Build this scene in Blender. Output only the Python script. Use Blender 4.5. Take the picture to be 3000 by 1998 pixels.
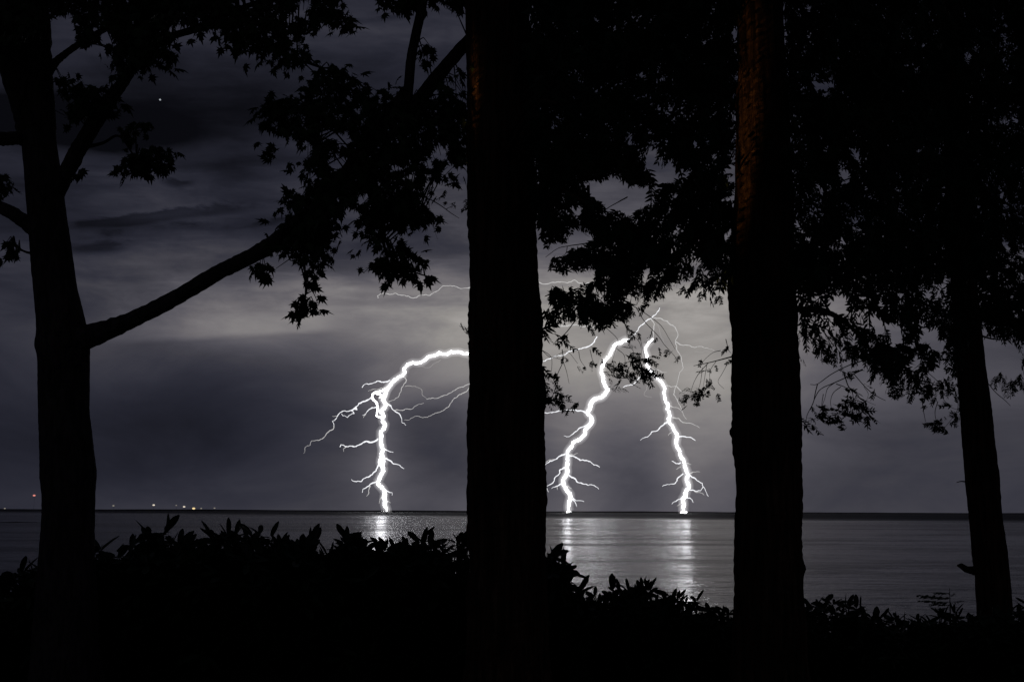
import bpy, math, random
import numpy as np
from mathutils import Vector, Matrix

random.seed(7)
rng = np.random.default_rng(7)
scene = bpy.context.scene
for o in list(bpy.data.objects):
    bpy.data.objects.remove(o)
COL = scene.collection

# ------------------------------------------------------------------ camera
F = 3621.0                                  # focal length in units of the 3000-wide picture
CAM_Z = 1.7
PITCH = math.atan((1496 - 999) / F)
ROLL = math.radians(0.22)
cam_data = bpy.data.cameras.new('camera')
cam_data.sensor_width = 36.0
cam_data.lens = F / 3000.0 * 36.0
cam_data.clip_start = 0.05
cam_data.clip_end = 120000.0
cam = bpy.data.objects.new('camera', cam_data)
COL.objects.link(cam)
RM = Matrix.Rotation(math.pi / 2 + PITCH, 3, 'X') @ Matrix.Rotation(ROLL, 3, 'Z')
cam.matrix_world = Matrix.Translation((0, 0, CAM_Z)) @ RM.to_4x4()
scene.camera = cam


def at(px, py, Y):
    d = RM @ Vector(((px - 1500.0) / F, (999.0 - py) / F, -1.0))
    d *= Y / d.y
    return Vector((d.x, d.y, d.z + CAM_Z))


RMT = RM.transposed()


def proj(p):
    q = RMT @ (Vector(p) - Vector((0, 0, CAM_Z)))
    return 1500.0 + F * q.x / -q.z, 999.0 - F * q.y / -q.z


# ------------------------------------------------------------------ sky
world = bpy.data.worlds.new('World')
scene.world = world
world.use_nodes = True
wt = world.node_tree
wt.nodes.clear()


class NB:
    """small node builder: every call returns an output socket"""
    def __init__(self, tree):
        self.t = tree

    def _in(self, sock, v):
        if isinstance(v, (int, float)):
            sock.default_value = v
        elif isinstance(v, (tuple, list)):
            sock.default_value = v
        else:
            self.t.links.new(v, sock)

    def m(self, op, a, b=0.0, c=0.0, clamp=False):
        n = self.t.nodes.new('ShaderNodeMath')
        n.operation = op
        n.use_clamp = clamp
        self._in(n.inputs[0], a)
        self._in(n.inputs[1], b)
        self._in(n.inputs[2], c)
        return n.outputs[0]

    def add(self, a, b): return self.m('ADD', a, b)
    def sub(self, a, b): return self.m('SUBTRACT', a, b)
    def mul(self, a, b): return self.m('MULTIPLY', a, b)
    def div(self, a, b): return self.m('DIVIDE', a, b)

    def comb(self, x, y, z):
        n = self.t.nodes.new('ShaderNodeCombineXYZ')
        for i, v in enumerate((x, y, z)):
            self._in(n.inputs[i], v)
        return n.outputs[0]

    def sep(self, v):
        n = self.t.nodes.new('ShaderNodeSeparateXYZ')
        self._in(n.inputs[0], v)
        return n.outputs

    def noise(self, vec, scale, detail=4.0, rough=0.55, dist=0.0):
        n = self.t.nodes.new('ShaderNodeTexNoise')
        self._in(n.inputs['Vector'], vec)
        n.inputs['Scale'].default_value = scale
        n.inputs['Detail'].default_value = detail
        n.inputs['Roughness'].default_value = rough
        n.inputs['Distortion'].default_value = dist
        return n.outputs['Fac']

    def ramp(self, v, a, b, c=0.0, d=1.0, smooth=True):
        n = self.t.nodes.new('ShaderNodeMapRange')
        n.interpolation_type = 'SMOOTHSTEP' if smooth else 'LINEAR'
        self._in(n.inputs['Value'], v)
        n.inputs['From Min'].default_value = a
        n.inputs['From Max'].default_value = b
        n.inputs['To Min'].default_value = c
        n.inputs['To Max'].default_value = d
        return n.outputs['Result']

    def gauss(self, u, v, cu, cv, su, sv):
        a = self.div(self.sub(u, cu), su)
        b = self.div(self.sub(v, cv), sv)
        return self.m('EXPONENT', self.mul(self.add(self.mul(a, a), self.mul(b, b)), -1.0))

    def mixc(self, f, a, b, mode='MIX'):
        n = self.t.nodes.new('ShaderNodeMix')
        n.data_type = 'RGBA'
        n.blend_type = mode
        self._in(n.inputs[0], f)
        self._in(n.inputs[6], a)
        self._in(n.inputs[7], b)
        return n.outputs[2]


nb = NB(wt)
tc = wt.nodes.new('ShaderNodeTexCoord').outputs['Generated']
dx, dy, dz = nb.sep(tc)
az = nb.m('ARCTAN2', dx, dy)
el = nb.m('ARCSINE', dz)
# the storm sky below the horizon mirrors the lowest sky
el = nb.m('ABSOLUTE', el)
U0 = nb.add(nb.mul(az, F), 1500.0)
V0 = nb.sub(1496.0, nb.mul(el, F))
# soft wandering of every cloud edge
w1 = nb.noise(nb.comb(nb.mul(dx, 1.0), nb.mul(dy, 1.0), nb.mul(dz, 2.6)), 9.0, 5.0, 0.55)
w2 = nb.noise(nb.comb(nb.add(dx, 3.1), dy, nb.mul(dz, 3.0)), 8.0, 5.0, 0.55)
U = nb.add(U0, nb.mul(nb.sub(w1, 0.5), 200.0))
V = nb.add(V0, nb.mul(nb.sub(w2, 0.5), 95.0))
# thin wind-drawn streaks of the cloud deck seen in perspective, softer towards the horizon
zz = nb.add(nb.m('ABSOLUTE', dz), 0.06)
st = nb.noise(nb.comb(nb.mul(nb.div(dx, zz), 0.6), nb.mul(nb.div(dy, zz), 1.9), 0.0), 1.2, 5.0, 0.58, 0.5)
st2 = nb.noise(nb.comb(nb.mul(dx, 2.0), nb.mul(dy, 2.0), nb.mul(dz, 4.6)), 3.6, 6.0, 0.6, 0.6)
fade = nb.ramp(V0, 1020.0, 700.0, 0.0, 1.0)
streak = nb.add(1.0, nb.mul(nb.sub(nb.ramp(st, 0.33, 0.68, 0.58, 1.40), 1.0), fade))
streak2 = nb.ramp(st2, 0.28, 0.72, 0.82, 1.18)
st3 = nb.noise(nb.comb(nb.add(dx, 7.3), dy, nb.mul(dz, 3.6)), 20.0, 6.0, 0.6, 0.3)
puff = nb.add(1.0, nb.mul(nb.sub(nb.ramp(st3, 0.3, 0.7, 0.80, 1.18), 1.0), nb.ramp(V0, 1060.0, 860.0, 0.15, 1.0)))

# storm sky lit from inside by the discharges (broad soft lobes of brightness)
LOBES = [(1800, 1040, 700, 400, 0.1367), (1500, 920, 1200, 130, 0.1158), (3000, 1220, 400, 400, 0.0238), (2100, 1160, 130, 230, 0.1122),
         (200, 440, 400, 70, -0.030), (1700, 1100, 400, 70, 0.1321), (1500, 1580, 1200, 130, 0.054), (200, 920, 220, 70, -0.0288),
         (2100, 200, 1200, 400, 0.0128), (2600, 1160, 400, 70, 0.0325), (500, 680, 220, 70, 0.0177), (1500, 980, 400, 70, 0.0947),
         (700, 980, 150, 60, 0.075), (300, 1100, 220, 130, 0.0151), (1300, 1280, 130, 130, -0.0256), (700, 560, 130, 70, -0.0122),
         (1900, 1400, 130, 130, -0.0264), (1100, 1400, 130, 90, 0.0215), (1000, 880, 200, 60, 0.03), (1250, 1140, 110, 60, 0.03), (2060, 1260, 110, 80, -0.03), (620, 770, 160, 50, 0.018), (2090, 920, 160, 90, 0.075), (1700, 690, 160, 70, -0.030), (1330, 1200, 90, 60, -0.015),
         (640, 1260, 330, 130, -0.007), (560, 150, 420, 60, 0.014), (1130, 160, 300, 90, 0.010)]
lum = None
for (cu, cv, su, sv, am) in LOBES:
    g = nb.mul(nb.gauss(U, V, cu, cv, su, sv), am)
    lum = g if lum is None else nb.add(lum, g)
for (cu, cv, su, sv, am) in ((1118, 1270, 60, 230, 0.042), (1690, 1270, 70, 240, 0.052), (1990, 1270, 70, 240, 0.052)):
    lum = nb.add(lum, nb.mul(nb.gauss(U0, V0, cu, cv, su, sv), am))       # wide halo of each strike, painted into the sky colour
base = nb.mul(0.016, nb.ramp(V0, -2500.0, 300.0, 0.7, 1.0))
lum = nb.mul(nb.mul(nb.mul(nb.add(lum, base), streak), streak2), puff)
# open night sky high on the left, and dark cloud scraps in front of the lit deck
# pale cloud bank with a crisp lower edge, low on the left
vt = nb.add(nb.add(V0, nb.mul(nb.sub(st3, 0.5), 36.0)), nb.mul(nb.sub(U0, 700.0), 0.10))
ut = nb.add(U0, nb.mul(nb.sub(st3, 0.5), 160.0))
bank = nb.mul(nb.mul(nb.ramp(vt, 1014.0, 990.0), nb.ramp(vt, 880.0, 985.0)), nb.mul(nb.ramp(ut, 1035.0, 900.0), nb.ramp(ut, 250.0, 720.0)))
lum = nb.add(lum, nb.mul(bank, 0.080))
gap = nb.ramp(nb.gauss(U, V, 540, 330, 400, 100), 0.05, 0.85, 1.0, 0.50)
VS = nb.add(nb.add(V0, nb.mul(nb.sub(st3, 0.5), 85.0)), nb.mul(nb.sub(U0, 500.0), 0.13))
US = nb.add(U0, nb.mul(nb.sub(w1, 0.5), 120.0))
scr = nb.add(nb.add(nb.gauss(US, VS, 560, 664, 270, 27), nb.gauss(US, VS, 330, 676, 140, 24)),
             nb.add(nb.gauss(US, VS, 300, 745, 125, 30), nb.add(nb.gauss(US, VS, 530, 578, 55, 22), nb.mul(nb.gauss(US, VS, 700, 712, 260, 16), 0.7))))
scr = nb.add(scr, nb.add(nb.mul(nb.gauss(US, VS, 1180, 760, 220, 22), 0.45), nb.mul(nb.gauss(US, VS, 1080, 165, 260, 24), 0.6)))
scr = nb.ramp(nb.add(scr, nb.mul(nb.mul(nb.sub(st3, 0.5), 2.2), nb.ramp(scr, 0.02, 0.3))), 0.28, 0.95, 1.0, 0.36)
lum = nb.m('MAXIMUM', nb.mul(lum, nb.mul(gap, scr)), 0.003)
cr = wt.nodes.new('ShaderNodeValToRGB')
wt.links.new(nb.div(lum, 0.30), cr.inputs[0])
els = cr.color_ramp.elements
els[0].position, els[0].color = 0.055, (0.93, 0.97, 1.50, 1)
els[1].position, els[1].color = 0.90, (1.04, 0.985, 0.945, 1)
e_ = els.new(0.16); e_.color = (0.985, 0.965, 1.23, 1)
e_ = els.new(0.45); e_.color = (1.035, 0.97, 1.055, 1)
n_ = wt.nodes.new('ShaderNodeVectorMath')
n_.operation = 'SCALE'
wt.links.new(cr.outputs[0], n_.inputs[0])
wt.links.new(lum, n_.inputs[3])
skycol = n_.outputs[0]
bg = wt.nodes.new('ShaderNodeBackground')
wt.links.new(skycol, bg.inputs['Color'])
bg.inputs['Strength'].default_value = 1.0
wo = wt.nodes.new('ShaderNodeOutputWorld')
wt.links.new(bg.outputs[0], wo.inputs['Surface'])
world.cycles.sampling_method = 'NONE'

# ------------------------------------------------------------------ exposure / render
vs = scene.view_settings
vs.view_transform = 'Standard'
vs.look = 'None'
vs.exposure = 0.0
vs.gamma = 1.0
vs.use_curve_mapping = False
scene.render.engine = 'CYCLES'
cy = scene.cycles
cy.use_denoising = True
cy.max_bounces = 3
cy.diffuse_bounces = 1
cy.glossy_bounces = 2
cy.volume_bounces = 0
cy.use_light_tree = True
cy.sample_clamp_indirect = 6.0


# ------------------------------------------------------------------ helpers
def tag(o, label=None, cat=None, group=None, kind=None):
    if label: o['label'] = label
    if cat: o['category'] = cat
    if group: o['group'] = group
    if kind: o['kind'] = kind
    return o


def empty(name, loc, label, cat, group=None):
    o = bpy.data.objects.new(name, None)
    o.location = loc
    o.empty_display_size = 0.3
    COL.objects.link(o)
    return tag(o, label, cat, group)


def link_mesh(name, me, parent=None, mat=None):
    o = bpy.data.objects.new(name, me)
    COL.objects.link(o)
    if mat is not None and not me.materials:
        me.materials.append(mat)
    if parent is not None:
        o.parent = parent
        o.matrix_parent_inverse = Matrix.Translation(-Vector(parent.location))
    return o


class MB:
    """collects geometry (world coordinates) for ONE mesh"""
    def __init__(self):
        self.v = []
        self.f = []
        self.n = 0

    def add(self, verts, faces):
        b = self.n
        self.v.append(np.asarray(verts, dtype=float).reshape(-1, 3))
        self.f.extend([tuple(i + b for i in f) for f in faces])
        self.n += len(self.v[-1])

    def mesh(self, name, mat=None, smooth=False):
        me = bpy.data.meshes.new(name)
        v = np.concatenate(self.v) if self.v else np.zeros((0, 3))
        me.from_pydata([tuple(p) for p in v], [], self.f)
        me.update()
        if smooth:
            me.polygons.foreach_set('use_smooth', [True] * len(me.polygons))
        if mat: me.materials.append(mat)
        return me

    def build(self, name, mat, parent=None, smooth=False):
        return link_mesh(name, self.mesh(name, mat, smooth), parent)


def tube(mb, pts, radii, seg=6, rough=0.0, cap=True, phase=None):
    pts = [Vector(p) for p in pts]
    n = len(pts)
    if n < 2: return
    verts, faces = [], []
    t = (pts[1] - pts[0]).normalized()
    ref = Vector((0, 0, 1)) if abs(t.z) < 0.9 else Vector((1, 0, 0))
    a = t.cross(ref).normalized()
    for i in range(n):
        if i == 0: t = pts[1] - pts[0]
        elif i == n - 1: t = pts[-1] - pts[-2]
        else: t = pts[i + 1] - pts[i - 1]
        t = t.normalized()
        a = (a - t * a.dot(t))
        a = a.normalized() if a.length > 1e-6 else t.orthogonal().normalized()
        b = t.cross(a)
        for k in range(seg):
            th = 2 * math.pi * k / seg
            r = radii[i]
            if rough: r *= 1.0 + rough * (phase[i][k] if phase is not None else random.uniform(-1, 1))
            verts.append(pts[i] + (a * math.cos(th) + b * math.sin(th)) * r)
    for i in range(n - 1):
        for k in range(seg):
            k2 = (k + 1) % seg
            faces.append((i * seg + k, i * seg + k2, (i + 1) * seg + k2, (i + 1) * seg + k))
    if cap:
        faces.append(tuple(range(seg - 1, -1, -1)))
        faces.append(tuple((n - 1) * seg + k for k in range(seg)))
    mb.add([tuple(v) for v in verts], faces)


def spline(pts, n):
    """Catmull-Rom through pts, n samples"""
    P = [np.array(p, dtype=float) for p in pts]
    P = [2 * P[0] - P[1]] + P + [2 * P[-1] - P[-2]]
    segs = len(P) - 3
    out = []
    for i in range(n):
        s = i / (n - 1) * segs
        k = min(int(s), segs - 1)
        t = s - k
        p0, p1, p2, p3 = P[k:k + 4]
        out.append(0.5 * (2 * p1 + (p2 - p0) * t + (2 * p0 - 5 * p1 + 4 * p2 - p3) * t * t + (3 * p1 - p0 - 3 * p2 + p3) * t ** 3))
    return out


def lerp_table(tab, x):
    xs = [r[0] for r in tab]
    return [float(np.interp(x, xs, [r[j] for r in tab])) for j in range(1, len(tab[0]))]


def inpoly(x, y, poly):
    c = False
    j = len(poly) - 1
    for i in range(len(poly)):
        xi, yi = poly[i]
        xj, yj = poly[j]
        if (yi > y) != (yj > y) and x < (xj - xi) * (y - yi) / (yj - yi) + xi:
            c = not c
        j = i
    return c


def area(poly):
    s = 0
    for i in range(len(poly)):
        x1, y1 = poly[i - 1]
        x2, y2 = poly[i]
        s += x1 * y2 - x2 * y1
    return abs(s) / 2


def sample_poly(poly, n):
    xs = [p[0] for p in poly]
    ys = [p[1] for p in poly]
    out = []
    while len(out) < n:
        x = random.uniform(min(xs), max(xs))
        y = random.uniform(min(ys), max(ys))
        if inpoly(x, y, poly): out.append((x, y))
    return out


# ------------------------------------------------------------------ materials
def new_mat(name):
    m = bpy.data.materials.new(name)
    m.use_nodes = True
    t = m.node_tree
    p = t.nodes['Principled BSDF']
    return m, t, p, NB(t)


def obj_coord(t):
    return t.nodes.new('ShaderNodeTexCoord').outputs['Object']


def bump(t, p, h, strength, dist):
    b = t.nodes.new('ShaderNodeBump')
    b.inputs['Strength'].default_value = strength
    b.inputs['Distance'].default_value = dist
    t.links.new(h, b.inputs['Height'])
    t.links.new(b.outputs[0], p.inputs['Normal'])


def bark_mat(name, c1, c2, sx, sz, dist):
    m, t, p, b = new_mat(name)
    x, y, z = b.sep(obj_coord(t))
    n1 = b.noise(b.comb(b.mul(x, sx), b.mul(y, sx), b.mul(z, sz)), 1.0, 6.0, 0.65, 0.6)
    n2 = b.noise(obj_coord(t), 2.2, 4.0)
    f = b.ramp(b.add(b.mul(n1, 0.8), b.mul(n2, 0.3)), 0.38, 0.72)
    t.links.new(b.mixc(f, c1, c2), p.inputs['Base Color'])
    p.inputs['Roughness'].default_value = 0.95
    p.inputs['Specular IOR Level'].default_value = 0.1
    bump(t, p, f, 0.9, dist)
    return m


def leaf_mat(name, c1, c2, rough=0.6, spec=0.2):
    m, t, p, b = new_mat(name)
    n = b.noise(obj_coord(t), 5.0, 3.0)
    t.links.new(b.mixc(b.ramp(n, 0.35, 0.65), c1, c2), p.inputs['Base Color'])
    p.inputs['Roughness'].default_value = rough
    p.inputs['Specular IOR Level'].default_value = spec
    return m


BARK_FIR = bark_mat('fir_bark', (0.035, 0.022, 0.014, 1), (0.16, 0.095, 0.055, 1), 22.0, 1.6, 0.035)
BARK_MAPLE = bark_mat('maple_bark', (0.04, 0.035, 0.03, 1), (0.12, 0.10, 0.085, 1), 18.0, 5.0, 0.012)
TWIG = bark_mat('twig_bark', (0.025, 0.018, 0.014, 1), (0.06, 0.045, 0.033, 1), 25.0, 10.0, 0.003)
LEAF_MAPLE = leaf_mat('maple_leaf', (0.022, 0.040, 0.012, 1), (0.045, 0.075, 0.022, 1))
LEAF_FIR = leaf_mat('fir_needles', (0.012, 0.026, 0.012, 1), (0.024, 0.045, 0.018, 1), 0.7, 0.15)
LEAF_RHODO = leaf_mat('rhododendron_leaf', (0.016, 0.032, 0.012, 1), (0.032, 0.055, 0.020, 1), 0.55, 0.25)


def emit_mat(name, col, s):
    m = bpy.data.materials.new(name)
    m.use_nodes = True
    t = m.node_tree
    t.nodes.clear()
    e = t.nodes.new('ShaderNodeEmission')
    e.inputs['Color'].default_value = (*col, 1)
    e.inputs['Strength'].default_value = s
    o = t.nodes.new('ShaderNodeOutputMaterial')
    t.links.new(e.outputs[0], o.inputs['Surface'])
    return m


# ------------------------------------------------------------------ water, shore, ground
WATER_Z = -6.5
m, t, p, b = new_mat('lake_water')
oc = obj_coord(t)
x, y, z = b.sep(oc)
p.inputs['Base Color'].default_value = (0.006, 0.008, 0.010, 1)
p.inputs['IOR'].default_value = 1.333
p.inputs['Specular IOR Level'].default_value = 0.5
# wind ruffles far out, slicks and swell lines nearer in
ly = b.m('LOGARITHM', b.m('MAXIMUM', y, 40.0), 2.718281828)          # streaks stretch with distance
band = b.noise(b.comb(b.mul(b.div(x, b.m('MAXIMUM', y, 40.0)), 2.2), b.mul(ly, 4.6), 0.0), 1.5, 7.0, 0.72, 0.5)
edge = b.noise(b.comb(b.mul(x, 0.0006), b.mul(y, 0.002), 0.0), 1.0, 3.0)
far = b.ramp(b.add(b.add(y, b.mul(x, 1.2)), b.mul(edge, 500.0)), 1500.0, 2700.0)
lines = b.ramp(band, 0.40, 0.56, 1.0, 0.0)
ruff = b.add(b.mul(far, 0.38), b.mul(lines, 0.10))
t.links.new(b.add(ruff, 0.165), p.inputs['Roughness'])
h1 = b.noise(b.comb(b.mul(x, 0.34), b.mul(y, 0.40), 0.0), 1.0, 4.0, 0.62)
h2 = b.noise(b.comb(b.mul(x, 0.016), b.mul(y, 0.030), 0.0), 1.0, 5.0, 0.6, 0.8)
h3 = b.noise(b.comb(b.mul(x, 0.075), b.mul(y, 0.085), 3.0), 1.0, 4.0, 0.65, 0.5)
hh = b.add(b.add(b.mul(h1, 1.45), b.mul(h2, 4.0)), b.mul(h3, 2.9))
bump(t, p, hh, 0.30, 1.0)
WATER = m
mb = MB()
ys = [14.0, 60, 150, 400, 1000, 2500, 6000, 14500]
xs = np.linspace(-14500, 14500, 9)
vv = [(xx, yy, WATER_Z) for yy in ys for xx in xs]
ff = [(j * 9 + i, j * 9 + i + 1, (j + 1) * 9 + i + 1, (j + 1) * 9 + i) for j in range(len(ys) - 1) for i in range(8)]
mb.add(vv, ff)
tag(mb.build('water', WATER), kind='structure')

m, t, p, b = new_mat('dark_earth')
n = b.noise(obj_coord(t), 3.0, 6.0)
t.links.new(b.mixc(n, (0.010, 0.012, 0.007, 1), (0.030, 0.034, 0.018, 1)), p.inputs['Base Color'])
p.inputs['Roughness'].default_value = 1.0
p.inputs['Specular IOR Level'].default_value = 0.05
bump(t, p, b.noise(obj_coord(t), 14.0, 6.0), 0.8, 0.05)
EARTH = m


def ground_z(x, y):
    berm = (0.42 - 0.035 * x) * math.exp(-((y - 14.6) / 1.5) ** 2)
    berm = max(0.12 * math.exp(-((y - 14.6) / 1.5) ** 2), berm)
    drop = 0.0
    if y > 16.2: drop = -min((y - 16.2) * 1.25, 7.4)
    return berm + drop + 0.03 * math.sin(x * 1.7 + y * 0.9) + 0.02 * math.sin(x * 3.9 - y * 2.3)


mb = MB()
gx = np.concatenate([np.linspace(-60, -12, 9), np.linspace(-11, 11, 56), np.linspace(12, 60, 9)])
gy = np.concatenate([np.linspace(-30, 8, 20), np.linspace(8.5, 23, 52)])
vv = [(xx, yy, ground_z(xx, yy)) for yy in gy for xx in gx]
W = len(gx)
ff = [(j * W + i, j * W + i + 1, (j + 1) * W + i + 1, (j + 1) * W + i) for j in range(len(gy) - 1) for i in range(W - 1)]
mb.add(vv, ff)
tag(mb.build('ground', EARTH, smooth=True), kind='structure')

# low shore on the far side of the water
mb = MB()
N = 260
vv, ff = [], []
for i in range(N):
    xx = -13000 + 26000 * i / (N - 1)
    hgt = -2.5 + 3.0 * math.sin(i * 0.21) * math.sin(i * 0.07 + 1) + random.uniform(-0.8, 0.8) + (3.0 if xx < -300 else 0.0)
    vv += [(xx, 12300, WATER_Z - 0.5), (xx, 12380, max(hgt, -5.0)), (xx, 12900, max(hgt, -5.0) + 1.0), (xx, 13600, WATER_Z - 0.5)]
for i in range(N - 1):
    for k in range(3):
        ff.append((i * 4 + k, (i + 1) * 4 + k, (i + 1) * 4 + k + 1, i * 4 + k + 1))
mb.add(vv, ff)
tag(mb.build('far_shore', EARTH), kind='structure')

# low dark spit at the left
mb = MB()
vv, ff = [], []
c0 = at(-420, 1533, 760)
for i in range(40):
    s = i / 39
    q = at(-420 + 560 * s, 1533, 760)
    hw = 16 * (1 - s ** 3) + 0.4
    hz = 1.5 * (1 - s ** 2.2) * (0.75 + 0.35 * math.sin(i * 1.1) * math.sin(i * 0.37)) + 0.05
    for a_ in (-1, -0.5, 0, 0.5, 1):
        vv.append((q.x, 760 + a_ * hw + 5 * math.sin(i * 0.4), WATER_Z - 0.05 + hz * (1 - abs(a_) ** 1.5)))
for i in range(39):
    for k in range(4):
        ff.append((i * 5 + k, (i + 1) * 5 + k, (i + 1) * 5 + k + 1, i * 5 + k + 1))
mb.add(vv, ff)
tag(mb.build('rock_spit', EARTH, smooth=True), 'low dark spit lying on the water at the far left edge', 'spit')


# ------------------------------------------------------------------ lightning
def crop(x0, y0, s, pts):
    return [(x0 + a / s, y0 + c / s) for a, c in pts]


L6 = lambda pts: crop(800, 950, 3.6215, pts)
L7 = lambda pts: crop(1550, 800, 3.92, pts)
L8 = lambda pts: crop(1550, 1150, 3.92, pts)
L9 = lambda pts: crop(1000, 1332, 2.354, pts)
L5 = lambda pts: crop(700, 500, 2.354, pts)
BOLT_Y = 5600.0
BOLT = {
    'channel': emit_mat('lightning_channel', (0.95, 0.95, 1.0), 11.0),
    'strong': emit_mat('lightning_branch', (0.95, 0.96, 1.0), 1.1),
    'mid': emit_mat('lightning_branch_dim', (1.0, 0.98, 0.97), 0.55),
    'faint': emit_mat('lightning_branch_faint', (1.0, 0.96, 0.95), 0.36),
}


gm = bpy.data.materials.new('halo_emission')  # emission-only volume, puts a painted halo around the bolts
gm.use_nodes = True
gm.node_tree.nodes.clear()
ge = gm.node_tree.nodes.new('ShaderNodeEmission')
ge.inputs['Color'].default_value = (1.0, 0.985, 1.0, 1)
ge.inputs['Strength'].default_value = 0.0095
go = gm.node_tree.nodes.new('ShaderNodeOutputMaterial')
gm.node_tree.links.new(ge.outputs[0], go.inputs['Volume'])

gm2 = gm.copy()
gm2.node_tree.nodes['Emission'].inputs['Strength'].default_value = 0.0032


def jag(pts, amp=0.14, lev=3):
    P = [np.array(p, float) for p in pts]
    for _ in range(lev):
        Q = [P[0]]
        for a_, c_ in zip(P[:-1], P[1:]):
            d = c_ - a_
            nn = np.array([-d[1], d[0]])
            L = math.hypot(*d)
            if L > 6:
                Q.append((a_ + c_) / 2 + nn * random.uniform(-amp, amp))
            Q.append(c_)
        P = Q
    return P


def depth_at(px, py, seed):
    return BOLT_Y + 170 * math.sin(px * 0.011 + seed) + 110 * math.sin(py * 0.017 + 2.3 * seed)


def bolt(parent, name, pts, w0, w1, level, seed, amp=0.14, foot=False):
    P = jag(pts, max(amp, 0.13))
    n = len(P)
    q, r = [], []
    for i, pp in enumerate(P):
        Y = depth_at(pp[0], pp[1], seed)
        s = i / (n - 1)
        q.append(at(pp[0], pp[1], Y))
        w = (w0 + (w1 - w0) * s) * (0.56 if level == 'channel' else 0.64)
        if foot: w *= min(1.0, 0.35 + 0.65 * (n - 1 - i) / 5.0)
        if level != 'channel': w *= 1.15 - 0.55 * s
        r.append(max(0.5 * w * Y / F * random.uniform(0.68, 1.30), 0.3))
    mb = MB()
    tube(mb, q, r, 6)
    o = mb.build(name, BOLT[level], parent, smooth=True)
    if level == 'channel' and w0 + w1 > 17:          # emissive sheath added to imitate the bright halo around the channel
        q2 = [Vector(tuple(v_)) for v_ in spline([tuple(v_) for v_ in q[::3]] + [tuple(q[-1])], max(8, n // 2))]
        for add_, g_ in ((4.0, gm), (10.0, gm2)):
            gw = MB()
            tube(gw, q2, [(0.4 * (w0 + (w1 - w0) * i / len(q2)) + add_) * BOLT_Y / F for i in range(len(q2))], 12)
            gw.build('halo_sheath', g_, parent)
    return o


def bolt_root(px, py, seed, label):
    Y = depth_at(px, py, seed)
    return empty('lightning_bolt', at(px, py, Y), label, 'lightning', 'lightning bolts over the water')


# left strike
main_left = L7([(780, 730), (750, 790), (720, 820), (650, 855), (560, 880), (460, 900), (420, 935), (330, 945), (230, 985), (130, 1025)]) + \
    [(1530, 1050), (1450, 1030)] + \
    L6([(2085, 310), (2030, 315), (1985, 295), (1890, 290), (1850, 320), (1800, 318), (1760, 300), (1725, 330), (1650, 345), (1600, 385), (1550, 410), (1480, 405), (1430, 420), (1385, 470), (1400, 520)])
stroke_left = L6([(1400, 520), (1330, 560), (1280, 600), (1240, 650), (1210, 690), (1185, 760), (1160, 800), (1205, 850), (1180, 890), (1140, 920), (1175, 980), (1160, 1030), (1190, 1070), (1180, 1110), (1140, 1150), (1140, 1230), (1150, 1300), (1175, 1330), (1150, 1370), (1160, 1420), (1130, 1470), (1165, 1510)]) + \
    L9([(275, 0), (265, 50), (290, 90), (280, 130), (250, 185), (285, 230), (300, 270), (300, 330), (312, 388)])
root = bolt_root(1132, 1497, 1, 'leftmost lightning strike, arching in from behind the thick middle trunk')
bolt(root, 'channel', main_left[:10], 4, 6, 'strong', 1)
bolt(root, 'channel', main_left[9:], 7, 13, 'channel', 1)
bolt(root, 'channel', stroke_left, 13, 15, 'channel', 1, foot=True)
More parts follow.
